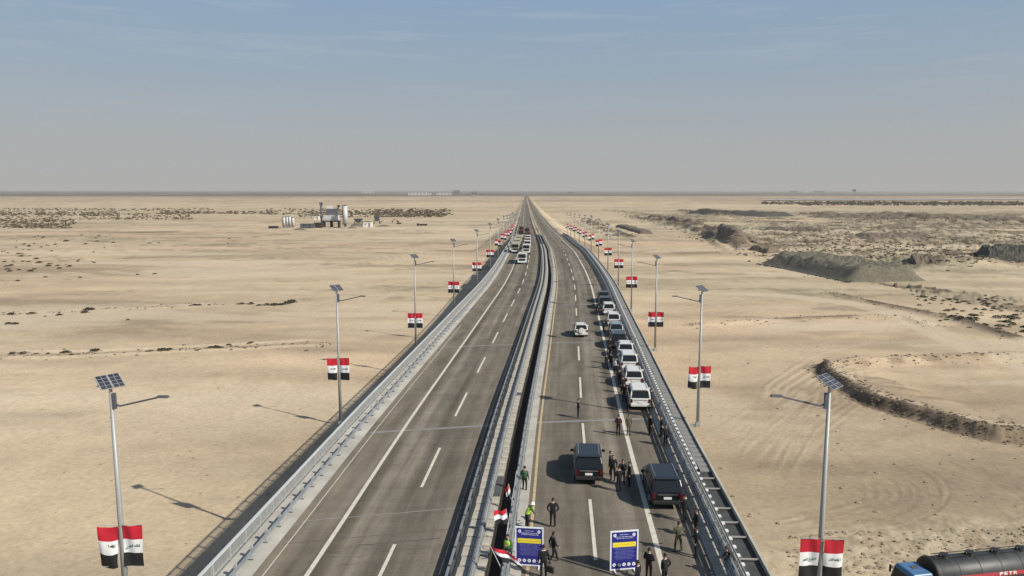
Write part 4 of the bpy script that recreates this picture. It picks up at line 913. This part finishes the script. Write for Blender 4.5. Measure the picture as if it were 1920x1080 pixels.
P_(7.55, 50.2, 'clasp', -100, 'person farthest back in the group beside the black vehicle in mid carriageway', top='suit2', h=1.0)
P_(8.29, 48.5, 'clasp', 190, 'middle person of the group beside the black vehicle in mid carriageway')
P_(8.72, 48.1, 'stand', 100, 'rightmost person of the group beside the black vehicle in mid carriageway', top='suit')
P_(9.0, 81.7, 'stand', 40, 'left person of the pair beside the third white vehicle')
P_(9.5, 82.2, 'stand', -40, 'right person of the pair beside the third white vehicle')
P_(10.0, 77.2, 'pockets', 10, 'dark figure between the second and third white vehicles on the shoulder side')
P_(9.9, 91.0, 'stand', 10, 'dark figure beside the black vehicle far up the parked row')
P_(9.5, 117.5, 'stand', 10, 'dark figure on the white line at the far end of the parked row')
P_(7.95, 47.3, 'clasp', 30, 'person nearest the camera in the group beside the black vehicle', top='suit')
P_(10.05, 68.6, 'stand', 150, 'dark figure beside the front half of the nearest white vehicle')
P_(9.6, 86.9, 'phone', -30, 'dark figure beside the fourth white vehicle with a hand raised')
P_(12.35, 56.2, 'stand', 200, 'dark figure close to the right guardrail, ahead of the three standing figures', top='suit2')
P_(11.9, 40.6, 'clasp', 100, 'dark figure in the guardrail shade behind the camouflage clothed one')
P_(9.3, 84.4, 'clasp', 90, 'dark figure beside the fourth white vehicle, apart from the pair', top='suit2')
P_(9.8, 79.2, 'stand', -60, 'person in a white shirt beside the third white vehicle', top='shirt', legs='suit')
P_(10.15, 71.6, 'walk', 20, 'dark figure walking along the left side of the second white vehicle')
P_(9.7, 103.5, 'stand', 60, 'dark figure beside the silver vehicle in the parked row')
P_(9.2, 119.0, 'walk', 90, 'dark figure stepping out at the far end of the parked row')
P_(10.6, 38.9, 'wide', 20, 'camouflage clothed figure striding below the nearest parked black vehicle', top='olive', legs='olive', shirt='olive')
P_(11.6, 42.7, 'phone', 60, 'dark figure right behind the nearest parked black vehicle', top='suit')
P_(11.5, 38.3, 'stand', 80, 'dark figure in the guardrail shade right of the camouflage clothed one', top='suit')
P_(13.05, 36.3, 'lean', 90, 'dark figure leaning over the right guardrail at the bottom edge', top='suit2')
bag = MB().box((0, 0, .17), (.12, .42, .32)).tube((0, -.09, .33), (0, -.07, .42), .012, n=5).tube((0, .09, .33), (0, .07, .42), .012, n=5).tube((0, -.07, .42), (0, .07, .42), .012, n=5).build('bag', M['plastic'], loc=on_road(3.50, 36.0, .36), bevel=.02)
bag.rotation_euler = (0, 0, .9); tag(bag, 'black bag held by the person in the long dark coat', 'bag')

# ------------------------------------------------------------------ signboards
def signboard(off, y, rz, label):
    t = empty('signboard', on_road(off, y, .0), head(y)*0+rz, label, 'signboard', 'blue signboards standing on the carriageway'); w, h, z0 = 1.40, 2.05, .12
    f = MB()
    for s in (-1, 1): f.box((s*(w/2+.03), 0, z0+h/2), (.07, .06, h+.14)); f.box((s*w*.38, .0, .05), (.06, .75, .06)); f.tube((s*w*.38, .32, .06), (s*w*.42, .02, 1.2), .02, n=5)
    f.box((0, 0, z0+h+.035), (w-.01, .055, .07)); f.box((0, 0, z0-.035), (w-.01, .055, .07)); f.build('frame', M['sign_white'], t)
    MB().box((0, 0, z0+h/2), (w-.012, .03, h-.004)).build('panel', M['sign_blue'], t)
    MB().box((0, -.019, z0+h*.655), (w*.90, .008, h*.125)).build('yellow_band', M['sign_yellow'], t)
    e = MB(); random.seed(int(abs(off)*10))
    for i in range(9): e.box((-w*.36+i*w*.09+random.uniform(-.01, .01), -.025, z0+h*.655+random.uniform(-.01, .012)), (w*random.uniform(.03, .07), .004, .035))
    e.build('band_print', M['sign_orange'], t)
    for s in (-1, 1):
        em = MB(); em.tube((s*w*.37, -.016, z0+h*.915), (s*w*.37, -.024, z0+h*.915), .085, n=14); o = em.build('emblem', M['sign_white'], t)
        MB().tube((s*w*.37, -.024, z0+h*.915), (s*w*.37, -.027, z0+h*.915), .03, n=6).build('emblem_core', M['sign_pale'], o)
    def rows(zlist, mt, nm, wmax, lo=.02, hi=.06, hh=.026):
        q = MB()
        for zz, ww in zlist:
            x = -ww*w/2
            while x < ww*w/2:
                l = random.uniform(lo, hi); q.box((x+l/2, -.018, z0+h*zz+random.uniform(-.006, .006)), (l, .005, hh*random.uniform(.6, 1.2))); x += l+random.uniform(.008, .03)
        q.build(nm, mt, t)
    rows([(.925, .34), (.865, .75), (.825, .6)], M['sign_white'], 'heading', .5, .03, .10, .024)
    rows([(.555-.036*k, .82-.10*(k % 3)) for k in range(9)], M['sign_pale'], 'body_print', .8)
    for k in range(5):
        em = MB(); em.tube((w*(-.38+.19*k), -.016, z0+h*.11), (w*(-.38+.19*k), -.024, z0+h*.11), .098, n=8); o = em.build('logo', M['sign_white'], t)
        MB().box((w*(-.38+.19*k), -.026, z0+h*.11), (.06, .004, .05)).build('logo_core', M['sign_pale'], o)
    return t
signboard(2.35, 37.3, rad(-7), 'blue signboard with a yellow band on the left, close to the median rail')
signboard(7.40, 36.9, rad(8), 'blue signboard with a yellow band on the right, standing alone by the dashed line')

# flags on slim poles leaning over the median gap
def pole_flag(off, y, lx, ly, ln, fw, fh, droop, label, seed, dx=-1):
    rnd = random.Random(seed); b = on_road(off, y, .75); t = empty('hand_flag', b, 0, label, 'flag', 'flags on slim poles tied to the median rail'); tip = Vector((lx, ly, math.sqrt(max(.05, ln*ln-lx*lx-ly*ly))))
    MB().tube((0, 0, -.5), tip, .022, .016, n=6).build('pole', M['plant_white'], t)
    dirn = tip.normalized(); fx = Vector((dx, -.15, droop)).normalized()
    for k, c in enumerate(('flag_red', 'flag_white', 'flag_black')):
        n = 8; P = []; F = []
        for j in (0, 1):
            for i in range(n+1):
                a = tip-dirn*(fh*(k+j)/3); q = a+fx*(fw*i/n)+Vector((0, .07*math.sin(i*1.1+seed), .04*math.sin(i*.9+seed+j))); P.append(q)
        for i in range(n): F.append((i, i+1, n+2+i, n+1+i))
        P += [p+Vector((0, .006, 0)) for p in P]; m_ = 2*(n+1); F += [tuple(m_+q for q in reversed(f)) for f in F[:n]]
        MB().add(P, F).build(('red_stripe', 'white_stripe', 'black_stripe')[k], M[c], t, smooth=True)
pole_flag(1.0, 44.2, -.25, .3, 1.0, .42, .75, -1.6, 'half furled flag on a slim pole, farthest of the three at the median', 1)
pole_flag(1.0, 40.7, -.15, .2, .9, .75, .78, -.12, 'small flag on a slim pole, middle one of the three at the median', 2)
pole_flag(1.15, 35.9, -.80, .35, 1.35, 1.5, .80, -.42, 'large waving flag on a slim pole at the bottom edge by the median', 3, 1)
for y, lb_ in ((45.8, 'slim bare pole on the median rail, farthest, just beyond the half furled flag'), (43.0, 'slim bare pole between the half furled flag and the small flag'), (39.4, 'slim bare pole nearer than the small red and white flag'), (37.9, 'slim bare pole nearest the camera, beside the person in the bright vest')):
    b = on_road(.9, y, .1); o = MB().tube((0, 0, 0), (.25, .6, 1.7), .022, n=6).build('pole', M['plant_white'], loc=b)
    tag(o, lb_, 'pole', 'slim poles leaning on the median rail')

# ------------------------------------------------------------------ gravel mounds
def mound(name, u0, v0, u1, v1, wid, ht, m, label, cat, n=64, k=24, seed=0):
    a, b = at(u0, v0), at(u1, v1); d = (b-a); ln = d.length; d.normalize(); w = Vector((-d.y, d.x, 0))
    if w.y < 0: w = -w
    c = (a+b)/2; P = []; xs = []
    for j in range(k+1):
        for i in range(n+1):
            s = i/n; t = j/k; p = a+d*(ln*s)+w*(wid*(t-.08)); xs.append((s, t, p))
    X = np.array([[p.x, p.y] for _, _, p in xs]); g = terrain_fn(X[:, 0], X[:, 1])[0]; nn = fbm(X[:, 0], X[:, 1], 3.2, 5, seed, .72)-.5; n2 = fbm(X[:, 0], X[:, 1], 14, 3, seed+1)-.5
    for (s, t, p), gg, q, q2 in zip(xs, g, nn, n2):
        prof = float(sstep(np.array(t), 0, .30))*(1-float(sstep(np.array(t), .75, 1)))*float(sstep(np.array(s), 0, .12))*(1-float(sstep(np.array(s), .93, 1)))
        P.append((p.x-c.x+q*2.5*prof, p.y-c.y+(q2*5+q*2.5)*prof, gg*(1-prof)*0+gg-.35+prof*ht*(1+.5*q2+.62*q)))
    F = [(j*(n+1)+i, j*(n+1)+i+1, (j+1)*(n+1)+i+1, (j+1)*(n+1)+i) for j in range(k) for i in range(n)]
    o = MB().add(P, F).build(name, m, loc=c, smooth=False); o.location.z = 0; tag(o, label, cat); return o
mound('gravel_mound', 1420, 491, 1597, 530, 36, 5.6, M['gravel'], 'long grey gravel mound on the right, largest and nearest of the spoil heaps', 'gravel mound', n=110, k=50, seed=1)
mound('gravel_mound', 1845, 486, 1965, 490, 50, 5.2, M['dark_gravel'], 'dark flat topped gravel heap at the right edge of the picture', 'gravel mound', seed=2)
mound('gravel_mound', 1278, 400, 1420, 407, 80, 5.5, M['dark_gravel'], 'dark grey-green spoil bank far off on the right', 'gravel mound', seed=3)
mound('soil_mound', 1315, 447, 1375, 459, 18, 4.0, M['brown_soil'], 'small dark soil heap beside the far quarry ditch', 'soil mound', seed=4)
mound('soil_mound', 1500, 407, 1940, 416, 60, 4.5, M['brown_soil'], 'long low brown spoil ridge far back across the right plain', 'soil mound', n=160, seed=6)
mound('soil_mound', 1205, 410, 1290, 426, 26, 4.2, M['brown_soil'], 'dark spoil bank beside the road end of the quarry, far right', 'soil mound', seed=7)
mound('soil_mound', 1400, 472, 1440, 476, 12, 3.2, M['brown_soil'], 'brown soil heap at the left end of the large gravel mound', 'soil mound', seed=8)
mound('soil_mound', 1425, 432, 1545, 436, 26, 3.0, M['brown_soil'], 'low brown spoil ridge behind the large gravel mound', 'soil mound', seed=9)
mound('soil_mound', 1610, 446, 1760, 447, 24, 2.6, M['brown_soil'], 'low brown spoil ridge in the middle of the quarry ground', 'soil mound', seed=10)
mound('soil_mound', 1150, 424, 1200, 440, 14, 2.6, M['brown_soil'], 'thin dark spoil bank just behind the right hand flags', 'soil mound', seed=11)
mound('soil_mound', 1715, 500, 1760, 501, 14, 2.8, M['brown_soil'], 'brown soil heap between the pale spoil and the right edge heap', 'soil mound', seed=5)

# ------------------------------------------------------------------ shrubs
def shrub_mesh(seed, n=70):
    rnd = random.Random(seed); mb = MB()
    for i in range(n):
        th = rnd.random()*6.283; ph = rnd.random()*1.35; r = .55+.45*rnd.random(); c = Vector((math.cos(th)*math.cos(ph)*r, math.sin(th)*math.cos(ph)*r, .15+.75*math.sin(ph)*r))
        u = Vector((rnd.uniform(-1, 1), rnd.uniform(-1, 1), rnd.uniform(-.6, 1))).normalized(); w = u.orthogonal().normalized(); s = .16+.12*rnd.random()
        mb.add([c-u*s, c+w*s*.6, c+u*s, c-w*s*.6], [(0, 1, 2, 3)])
    for i in range(7):
        th = rnd.random()*6.283; mb.tube((0, 0, -.1), (math.cos(th)*.6, math.sin(th)*.6, .6), .035, .012, 4, 1)
    return mb.mesh('desert_shrub', [M['leaf'], M['twig']])
SHR = [shrub_mesh(i) for i in range(5)]
def nth(i):
    w = ['first', 'second', 'third', 'fourth', 'fifth', 'sixth', 'seventh', 'eighth', 'ninth', 'tenth', 'eleventh', 'twelfth', 'thirteenth', 'fourteenth', 'fifteenth', 'sixteenth', 'seventeenth', 'eighteenth', 'nineteenth', 'twentieth', 'twenty-first', 'twenty-second', 'twenty-third', 'twenty-fourth', 'twenty-fifth', 'twenty-sixth', 'twenty-seventh', 'twenty-eighth', 'twenty-ninth', 'thirtieth']
    return w[i] if i < len(w) else None
def shrubs(pts, group, label, each=None):
    pts = sorted(pts)
    hs = gzs([at(u, v) for u, v, s in pts])
    for i_, ((u, v, s), hz) in enumerate(zip(pts, hs)):
        p = at(u, v); o = bpy.data.objects.new('desert_shrub', random.choice(SHR)); COL.objects.link(o); o.location = (p.x, p.y, hz-.02); sx_ = s*random.uniform(.9, 1.5)
        o.scale = (sx_, s, s*random.uniform(.55, .8)); o.rotation_euler = (0, 0, random.random()*6.28 if s < .9 else 0); tag(o, (f'{"leftmost" if i_ == 0 else nth(i_)+" from the left"} {each}' if each and nth(i_) else label), 'shrub', group)
random.seed(21)
shrubs([(165, 584, 1.5), (172, 583, 1.2), (160, 588, 1.0), (365, 574, 1.1), (373, 575, .9), (548, 566, 1.9), (538, 569, 1.4), (528, 571, 1.2), (515, 572, 1.3), (500, 572, 1.1), (485, 573, .9), (470, 571, 1.0), (452, 571, 1.0), (58, 590, 1.0), (20, 591, 1.1), (15, 608, .9), (28, 608, .8), (110, 592, .8), (392, 574, .6), (85, 594, .5), (240, 602, .5)], 'shrubs scattered across the left sand', 'dark low shrub on open sand in the middle distance, left of the lamp posts', 'among the dark low shrubs on the left middle sand')
shrubs([(25, 665, .8), (45, 664, .8), (68, 665, .5), (90, 664, .5), (122, 662, .9), (180, 659, .9), (135, 669, .5), (280, 662, .6), (305, 661, .9), (318, 661, .9), (395, 657, 1.0), (405, 656, 1.1), (415, 655, .7), (372, 661, .5), (430, 650, .6), (470, 647, .6), (260, 656, .4), (345, 650, .4), (548, 648, .4), (575, 660, .4), (605, 652, .4)], 'shrubs on the low double berm, left', 'small dark shrub on the low pale double berm, left field', 'among the shrubs on the pale double berm, left')
pts = []
for i in range(60): pts.append((random.triangular(-10, 230, 20), random.uniform(440, 512), random.uniform(.5, 1.3)))
pts += [(125, 453, 1.8), (160, 458, 1.3), (182, 453, 1.4), (212, 455, 1.2), (40, 481, 1.4), (35, 476, 1.2), (258, 516, .8), (150, 521, .8), (85, 521, .8), (33, 528, .9), (290, 514, .8), (280, 456, 1.3), (297, 455, 1.0), (430, 448, 1.2), (427, 457, .8)]
shrubs(pts, 'sparse shrubs, far left field', 'small dark shrub among the sparse scatter at the far left')
pts = []
for i in range(70):
    u = random.uniform(1710, 1930); pts.append((u, random.gauss(558+(u-1710)*.09, 6), random.uniform(.35, .9)))
for i in range(55):
    u = random.uniform(1760, 1930); pts.append((u, random.gauss(590+(u-1760)*.14, 9), random.uniform(.4, 1.1)))
shrubs(pts, 'shrubs beside the right dirt track', 'brown shrub in the patch beyond the dirt track at the right edge')
def scrub_belt(name, polys, label, n, smin, smax):
    rnd = random.Random(hash(label) % 1000 if False else len(label)); mb = MB(); pts = []
    for i in range(n):
        (u0, u1, v0, v1) = polys[rnd.randrange(len(polys))]; u = rnd.uniform(u0, u1); v = rnd.uniform(*sorted((v0, v1))) if not callable(v0) else 0; pts.append((u, v, rnd.uniform(smin, smax)))
    hs = gzs([at(u, v) for u, v, s in pts])
    for (u, v, s), hz in zip(pts, hs):
        p = at(u, v); s2 = s*(1+p.y/900)
        for j in range(7):
            c = p+Vector((rnd.uniform(-1, 1)*s2, rnd.uniform(-1, 1)*s2, 0)); c.z = hz+rnd.uniform(.1, .5)*s2; a = rnd.random()*6.28; w = Vector((math.cos(a), math.sin(a), rnd.uniform(-.3, .3)))*s2*.6; q = Vector((-w.y*.7, w.x*.7, rnd.uniform(.4, 1.0)*s2*.7))
            mb.add([c-w, c-q*.5+w*.2, c+w, c+q], [(0, 1, 2, 3)])
    o = mb.build(name, M['scrub']); tag(o, label, 'scrub', kind='stuff')
scrub_belt('scrub', [(-20, 400, 391, 397), (-20, 220, 397, 405), (-20, 140, 410, 428), (150, 360, 400, 412), (-20, 120, 400, 428), (300, 520, 397, 402)], 'belt of dark dry scrub across the far left plain', 1700, .35, .85)
scrub_belt('scrub', [(500, 850, 392, 404), (560, 830, 396, 408), (700, 840, 394, 407)], 'belt of brown scrub behind the mixing plant', 1000, .4, 1.0)
scrub_belt('scrub', [(1420, 1940, 420, 470), (1380, 1700, 430, 480), (1560, 1940, 404, 420), (1500, 1940, 440, 475), (1600, 1850, 470, 500)], 'dry scrub and stones over the broken quarry ground', 2600, .18, .55)
scrub_belt('scrub', [(1430, 1940, 378.5, 384), (1500, 1940, 379, 386)], 'distant dark line of vegetation on the right, before the pale water strip', 900, .7, 1.5)

# stones in the right foreground
def stones():
    rnd = random.Random(5); mb = MB(); pts = []
    for i in range(420):
        u = rnd.uniform(1480, 1940); v = rnd.uniform(1000-(u-1480)*.03, 1078); pts.append((u, v, rnd.choice((.06, .08, .1, .14, .2))))
    for i in range(110): pts.append((rnd.uniform(1100, 1930), rnd.uniform(640, 1060), rnd.choice((.12, .18, .25))))
    for i in range(70): pts.append((rnd.uniform(0, 600), rnd.uniform(540, 1060), rnd.choice((.10, .14, .2))))
    hs = gzs([at(u, v) for u, v, s in pts])
    for (u, v, s), hz in zip(pts, hs):
        p = at(u, v); mb.ball((p.x, p.y, hz+s*.2), s, 5, 3, 0, (rnd.uniform(.8, 1.6), rnd.uniform(.7, 1.2), .6))
    o = mb.build('stones', mat('sandstone', (.40, .33, .235), .95, noise=.4, nscale=.5)); tag(o, 'loose stones scattered over the sand', 'stones', kind='stuff')
stones()

def clods(lines, n, spread, smin, smax, m, label, seed, bias=0, name='clods'):
    rnd = random.Random(seed); mb = MB(); P = []
    for i in range(n):
        ln = lines[rnd.randrange(len(lines))]; seg = [math.dist(p, q) for p, q in zip(ln[:-1], ln[1:])]; t = rnd.random()*sum(seg); k = 0
        while t > seg[k] and k < len(seg)-1: t -= seg[k]; k += 1
        p, q = Vector(ln[k]), Vector(ln[k+1]); d = (q-p).normalized(); o = rnd.gauss(bias, spread); P.append((p.x+d.x*t-d.y*o, p.y+d.y*t+d.x*o, smin+(smax-smin)*rnd.random()**3))
    hs = gzs(P)
    for (x, y, s_), hz_ in zip(P, hs): mb.ball((x, y, hz_+s_*.15), s_, 5, 3, 0, (rnd.uniform(.8, 1.7), rnd.uniform(.7, 1.3), rnd.uniform(.5, .9)))
    tag(mb.build(name, m), label, 'clods', kind='stuff')
clods([PIT_LIP], 900, 1.5, .05, .26, M['brown_soil'], 'brown clods lying along the dark scarp of the sand pit', 1, -.8)
clods([PIT_TOP, TRK_EDGE, TRK_LOW], 700, 2.2, .08, .30, M['brown_soil'], 'brown clods along the far rim of the pit and the dirt track', 2)
clods(DITCHES, 1500, 7, .3, 1.5, M['brown_soil'], 'spoil lumps along the quarry trenches', 3)
clods([QL], 1200, 9, .2, 1.0, M['brown_soil'], 'broken lumps along the front edge of the quarry ground', 4, 9)
clods([LEFT_BERM, LEFT_TRK3], 500, 1.8, .08, .32, M['brown_soil'], 'small clods along the pale berms on the left', 5)
clods([G((1420, 495), (1500, 505), (1597, 530))], 350, 1.2, .2, .8, M['dark_gravel'], 'lumps rolled to the foot of the large gravel mound', 6, -.8)

# ------------------------------------------------------------------ the mixing plant, left distance
def plant():
    p = at(622, 426); s = .505; base = p.copy()
    def X(u): return (u-622)*s
    t = empty('mixing_tower', base, 0, 'tall grey mixing tower with a pale middle storey, centre of the plant', 'industrial tower')
    for x in (-7, 0, 7): MB().box((x, 0, 3), (1.6, 5, 6)).build('leg', M['rust'], t)
    MB().box((0, .5, 5.6), (17, 6, 1.4)).build('platform', M['plant_grey'], t)
    MB().box((0, 0, 8.8), (13.5, 6, 5)).build('pale_storey', M['plant_white'], t)
    MB().box((1, 0, 14.2), (11, 5.5, 5.8), taper=.85).build('screen_house', M['plant_grey'], t)
    MB().box((-1.5, 0, 18.4), (5.5, 4, 2.6), taper=.6).build('top_hopper', M['plant_white'], t)
    MB().tube((-9.2, 0, 0), (-9.2, 0, 21.5), .8, n=8).box((-9.2, 0, 21.6), (2.6, 2.2, 2.8)).build('bucket_elevator', M['plant_grey'], t)
    MB().tube((5, 0, 15), (7.0, 0, 19.2), .6, n=6).box((7, 0, 19.6), (2.2, 2, 1.6)).build('exhaust_duct', M['rust'], t)
    for z in (6.3, 11.4, 17.1):
        f = MB()
        for x in (-8, -4, 0, 4, 8): f.tube((x, -3.2, z), (x, -3.2, z+1), .08, n=4)
        f.tube((-8, -3.2, z+1), (8, -3.2, z+1), .08, n=4); f.build('handrail', M['steel'], t)
    def silo(u, ub, h, r, label, v=427):
        q = at(u, v); o = empty('silo', (q.x, q.y, 0), 0, label, 'silo'); MB().tube((0, 0, h*.18), (0, 0, h*.94), r, n=16).build('shell', M['plant_white'], o, smooth=True); MB().tube((0, 0, h*.94), (0, 0, h), r, r*.3, n=16).build('roof', M['plant_grey'], o)
        MB().tube((0, 0, h*.18), (0, 0, h*.05), r, r*.3, n=12, caps=False).build('cone', M['plant_grey'], o)
        for a in (.8, 2.4, 3.9, 5.5): MB().tube((math.cos(a)*r*.9, math.sin(a)*r*.9, 0), (math.cos(a)*r*.9, math.sin(a)*r*.9, h*.2), .22, n=5).build('leg', M['steel'], o)
        MB().box((-r-.2, 0, h*.55), (.5, .5, h*.9)).build('ladder', M['plant_grey'], o)
    silo(648, 0, 21, 2.1, 'tall pale silo immediately right of the mixing tower')
    silo(533, 0, 10, 1.1, 'leftmost slim silo of the row left of the plant'); silo(539, 0, 10.5, 1.0, 'second slim silo of the row left of the plant'); silo(544, 0, 10.8, 1.0, 'third slim silo of the row left of the plant'); silo(550, 0, 9.6, 1.0, 'rightmost slim silo of the row left of the plant')
    def hut(u, v, w, d, h, m, label, nm='cabin', cat='cabin'):
        q = at(u, v); o = empty(nm, (q.x, q.y, 0), 0, label, cat); MB().box((0, 0, h/2), (w, d, h)).build('wall', m, o); MB().box((0, 0, h+.12), (w+.6, d+.6, .22)).build('roof', M['plant_grey'], o)
        MB().box((w*.2, -d/2-.03, h*.42), (1, .08, h*.8)).build('door', M['rust'], o); MB().box((-w*.22, -d/2-.03, h*.6), (1.3, .08, .9)).build('window', M['glass'], o)
    hut(577, 428, 12, 5, 4, M['plant_grey'], 'low grey shed between the slim silos and mixing tower', 'shed', 'shed'); hut(597, 427, 7, 5, 4.5, M['rust'], 'small dark shed touching the left foot of the mixing tower', 'shed', 'shed')
    hut(690, 426, 8, 5, 5, M['far_white'], 'cream cabin right of the silo'); hut(594, 412, 6, 5, 4.5, M['far_white'], 'small white cabin behind the left of the mixing tower')
    hut(513, 428, 8, 4, 1.8, M['rust'], 'low dark container at the left end of the plant', 'container', 'container')
    # conveyors, crusher, heaps
    for u, v, w, h, lb in ((672, 421, 9, 6, 'dark aggregate bins right of the silo'), (707, 420, 6, 8, 'brown hopper frame at the right of the plant')):
        q = at(u, v); o = empty('hopper', (q.x, q.y, 0), 0, lb, 'hopper')
        for x in (-w/2, w/2):
            for yy in (-2, 2): MB().tube((x, yy, 0), (x*.8, yy*.8, h*.6), .25, n=5).build('leg', M['rust'], o)
        MB().loft([[(-w*.2, -1, h*.35), (w*.2, -1, h*.35), (w*.2, 1, h*.35), (-w*.2, 1, h*.35)], [(-w/2, -2.5, h), (w/2, -2.5, h), (w/2, 2.5, h), (-w/2, 2.5, h)]]).build('bin', M['plant_grey'], o)
        MB().box((w*.7, 0, h*.3), (w*.9, 1.2, .5), M=Euler((0, rad(-25), 0)).to_matrix()).build('conveyor', M['rust'], o)
    q = at(748, 420); o = empty('excavator', (q.x, q.y, 0), 0, 'excavator with a raised boom standing right of the plant', 'excavator')
    for s in (-1, 1): MB().box((0, s*1.2, .45), (4.6, .7, .9)).build('track', M['rust'], o)
    MB().box((.3, 0, 1.6), (3.6, 2.6, 1.2)).build('body', M['plant_yellow'], o, bevel=.1); MB().box((-1, -.7, 2.7), (1.5, 1.2, 1.5)).build('cab', M['glass'], o)
    MB().tube((-1.4, .3, 2), (-4, .3, 6), .4, n=6).build('boom', M['plant_yellow'], o); MB().tube((-4, .3, 6), (-6.6, .3, 3), .3, n=6).build('stick', M['plant_yellow'], o); MB().box((-6.7, .3, 2.4), (1.4, 1.2, 1.2)).build('bucket', M['rust'], o)
    q = at(793, 424); o = empty('flatbed_lorry', (q.x, q.y, 0), 0, 'low dark vehicle parked alone right of the excavator', 'truck')
    MB().box((0, 0, 1.5), (8, 2.4, 1.4)).build('load_bed', M['rust'], o); MB().box((-4.8, 0, 1.6), (1.8, 2.3, 2.2)).build('cab', M['rust'], o)
    for x in (-4.6, -1, 2.6): MB().tube((x, -1.3, .5), (x, 1.3, .5), .5, n=10).build('wheel', M['tyre'], o)
plant()
def heap(u, v, r, h, m, label, seed):
    q = at(u, v); rnd = random.Random(seed); n = 18; R = []
    for k, (rr, zz) in enumerate(((1.1, -.1), (1, .0), (.62, .5), (.25, .9), (.08, 1))): R.append([(math.cos(2*math.pi*i/n)*r*rr*rnd.uniform(.9, 1.1), math.sin(2*math.pi*i/n)*r*rr*.7*rnd.uniform(.9, 1.1), h*zz) for i in range(n)])
    tag(MB().loft(R).build('aggregate_heap', m, loc=(q.x, q.y, gz(q.x, q.y))), label, 'heap', 'aggregate heaps at the plant')
heap(672, 424, 8, 3.2, M['gravel'], 'dark aggregate heap under the bins right of the silo', 1); heap(660, 428, 5, 1.6, M['brown_soil'], 'low brown heap in front of the silo', 2); heap(720, 425, 7, 1.6, M['brown_soil'], 'low brown heap below the excavator', 3); heap(562, 431, 6, 1.4, M['gravel'], 'low grey heap in front of the slim silos', 4)

# ------------------------------------------------------------------ horizon buildings
def far_building(u, v, w, h, m, label, roofs=True, d=30):
    q = at(u, v); s = q.y/1380; o = empty('far_building', (q.x, q.y, 0), 0, label, 'building'); W_, H_ = w*s, h*s*1.5
    MB().box((0, 0, H_/2), (W_, d, H_)).build('wall', m, o); MB().box((0, 0, H_+.3), (W_+1.5, d+1.5, .6)).build('roof', M['far_grey'], o)
    n = max(2, int(w/6)); wm = MB().box((0, 0, 0), (W_/n*.4, .3, H_*.3)).mesh('window', M['glass'])
    for i in range(n):
        b = bpy.data.objects.new('window', wm); COL.objects.link(b); b.parent = o; b.location = (-W_/2+W_*(i+.5)/n, -d/2-.16, H_*.5)
for a in ((783, 365.8, 34, 3.2, M['far_white'], 'long white building on the horizon left of the highway'), (804, 365.6, 8, 2.6, M['far_white'], 'short white building next to the long white one on the horizon'), (832, 365.6, 26, 2.8, M['far_white'], 'white building nearer the highway on the left horizon'), (856, 365.4, 12, 5.5, M['far_grey'], 'grey block with a tall middle on the left horizon'), (890, 367, 12, 5.0, M['far_grey'], 'dark grey building on the left horizon closest to the highway'), (912, 367, 28, 2.5, M['far_grey'], 'long low grey building beside the highway on the left horizon'), (690, 362.2, 22, 3, M['far_white'], 'faint pale building farthest off on the left horizon'),
          (1488, 361.8, 14, 2.4, M['far_grey'], 'leftmost grey building on the right horizon'), (1510, 361.8, 8, 2.4, M['far_white'], 'small pale building on the right horizon'), (1536, 361.8, 18, 2.6, M['far_grey'], 'longer grey building on the right horizon'), (1602, 361.8, 5, 4.5, M['far_grey'], 'small tower like building on the right horizon'), (1070, 363, 14, 2.2, M['far_grey'], 'low grey building just right of the vanishing highway')):
    far_building(*a)
def bridge_far():
    y = 4200; o = empty('overpass', (7.5, y, 0), 0, 'overpass crossing the highway at the vanishing point', 'bridge'); MB().box((0, 0, 14), (44, 14, 5)).build('deck', M['far_grey'], o)
    for x in (-19, 0, 19): MB().box((x, 0, 6), (3, 10, 12)).build('pier', M['far_grey'], o)
bridge_far()
a, b = at(1425, 376.2), at(1960, 375.0); c, d = at(1960, 373.6), at(1440, 375.0)
w = MB().add([(p.x, p.y, 3.0) for p in (a, b, c, d)], [(0, 1, 2, 3)]).build('water', mat('pale_salt_water', (.62, .62, .60), .35, noise=.12, nscale=.01)); tag(w, kind='structure')

# ------------------------------------------------------------------ dusty air
hz = MB().box((0, 14000, 15.9), (90000, 60000, 38)).build('haze', None or []); hz.location = (0, 0, 0)
hz.data.materials.clear(); hm = bpy.data.materials.new('haze_air'); hm.use_nodes = True; n = hm.node_tree.nodes; n.clear(); oo = n.new('ShaderNodeOutputMaterial'); pv = n.new('ShaderNodeVolumePrincipled')
pv.inputs['Color'].default_value = (.80, .77, .73, 1); pv.inputs['Density'].default_value = 7e-5; pv.inputs['Anisotropy'].default_value = .2
hm.node_tree.links.new(pv.outputs[0], oo.inputs['Volume']); hz.data.materials.append(hm); tag(hz, kind='stuff')
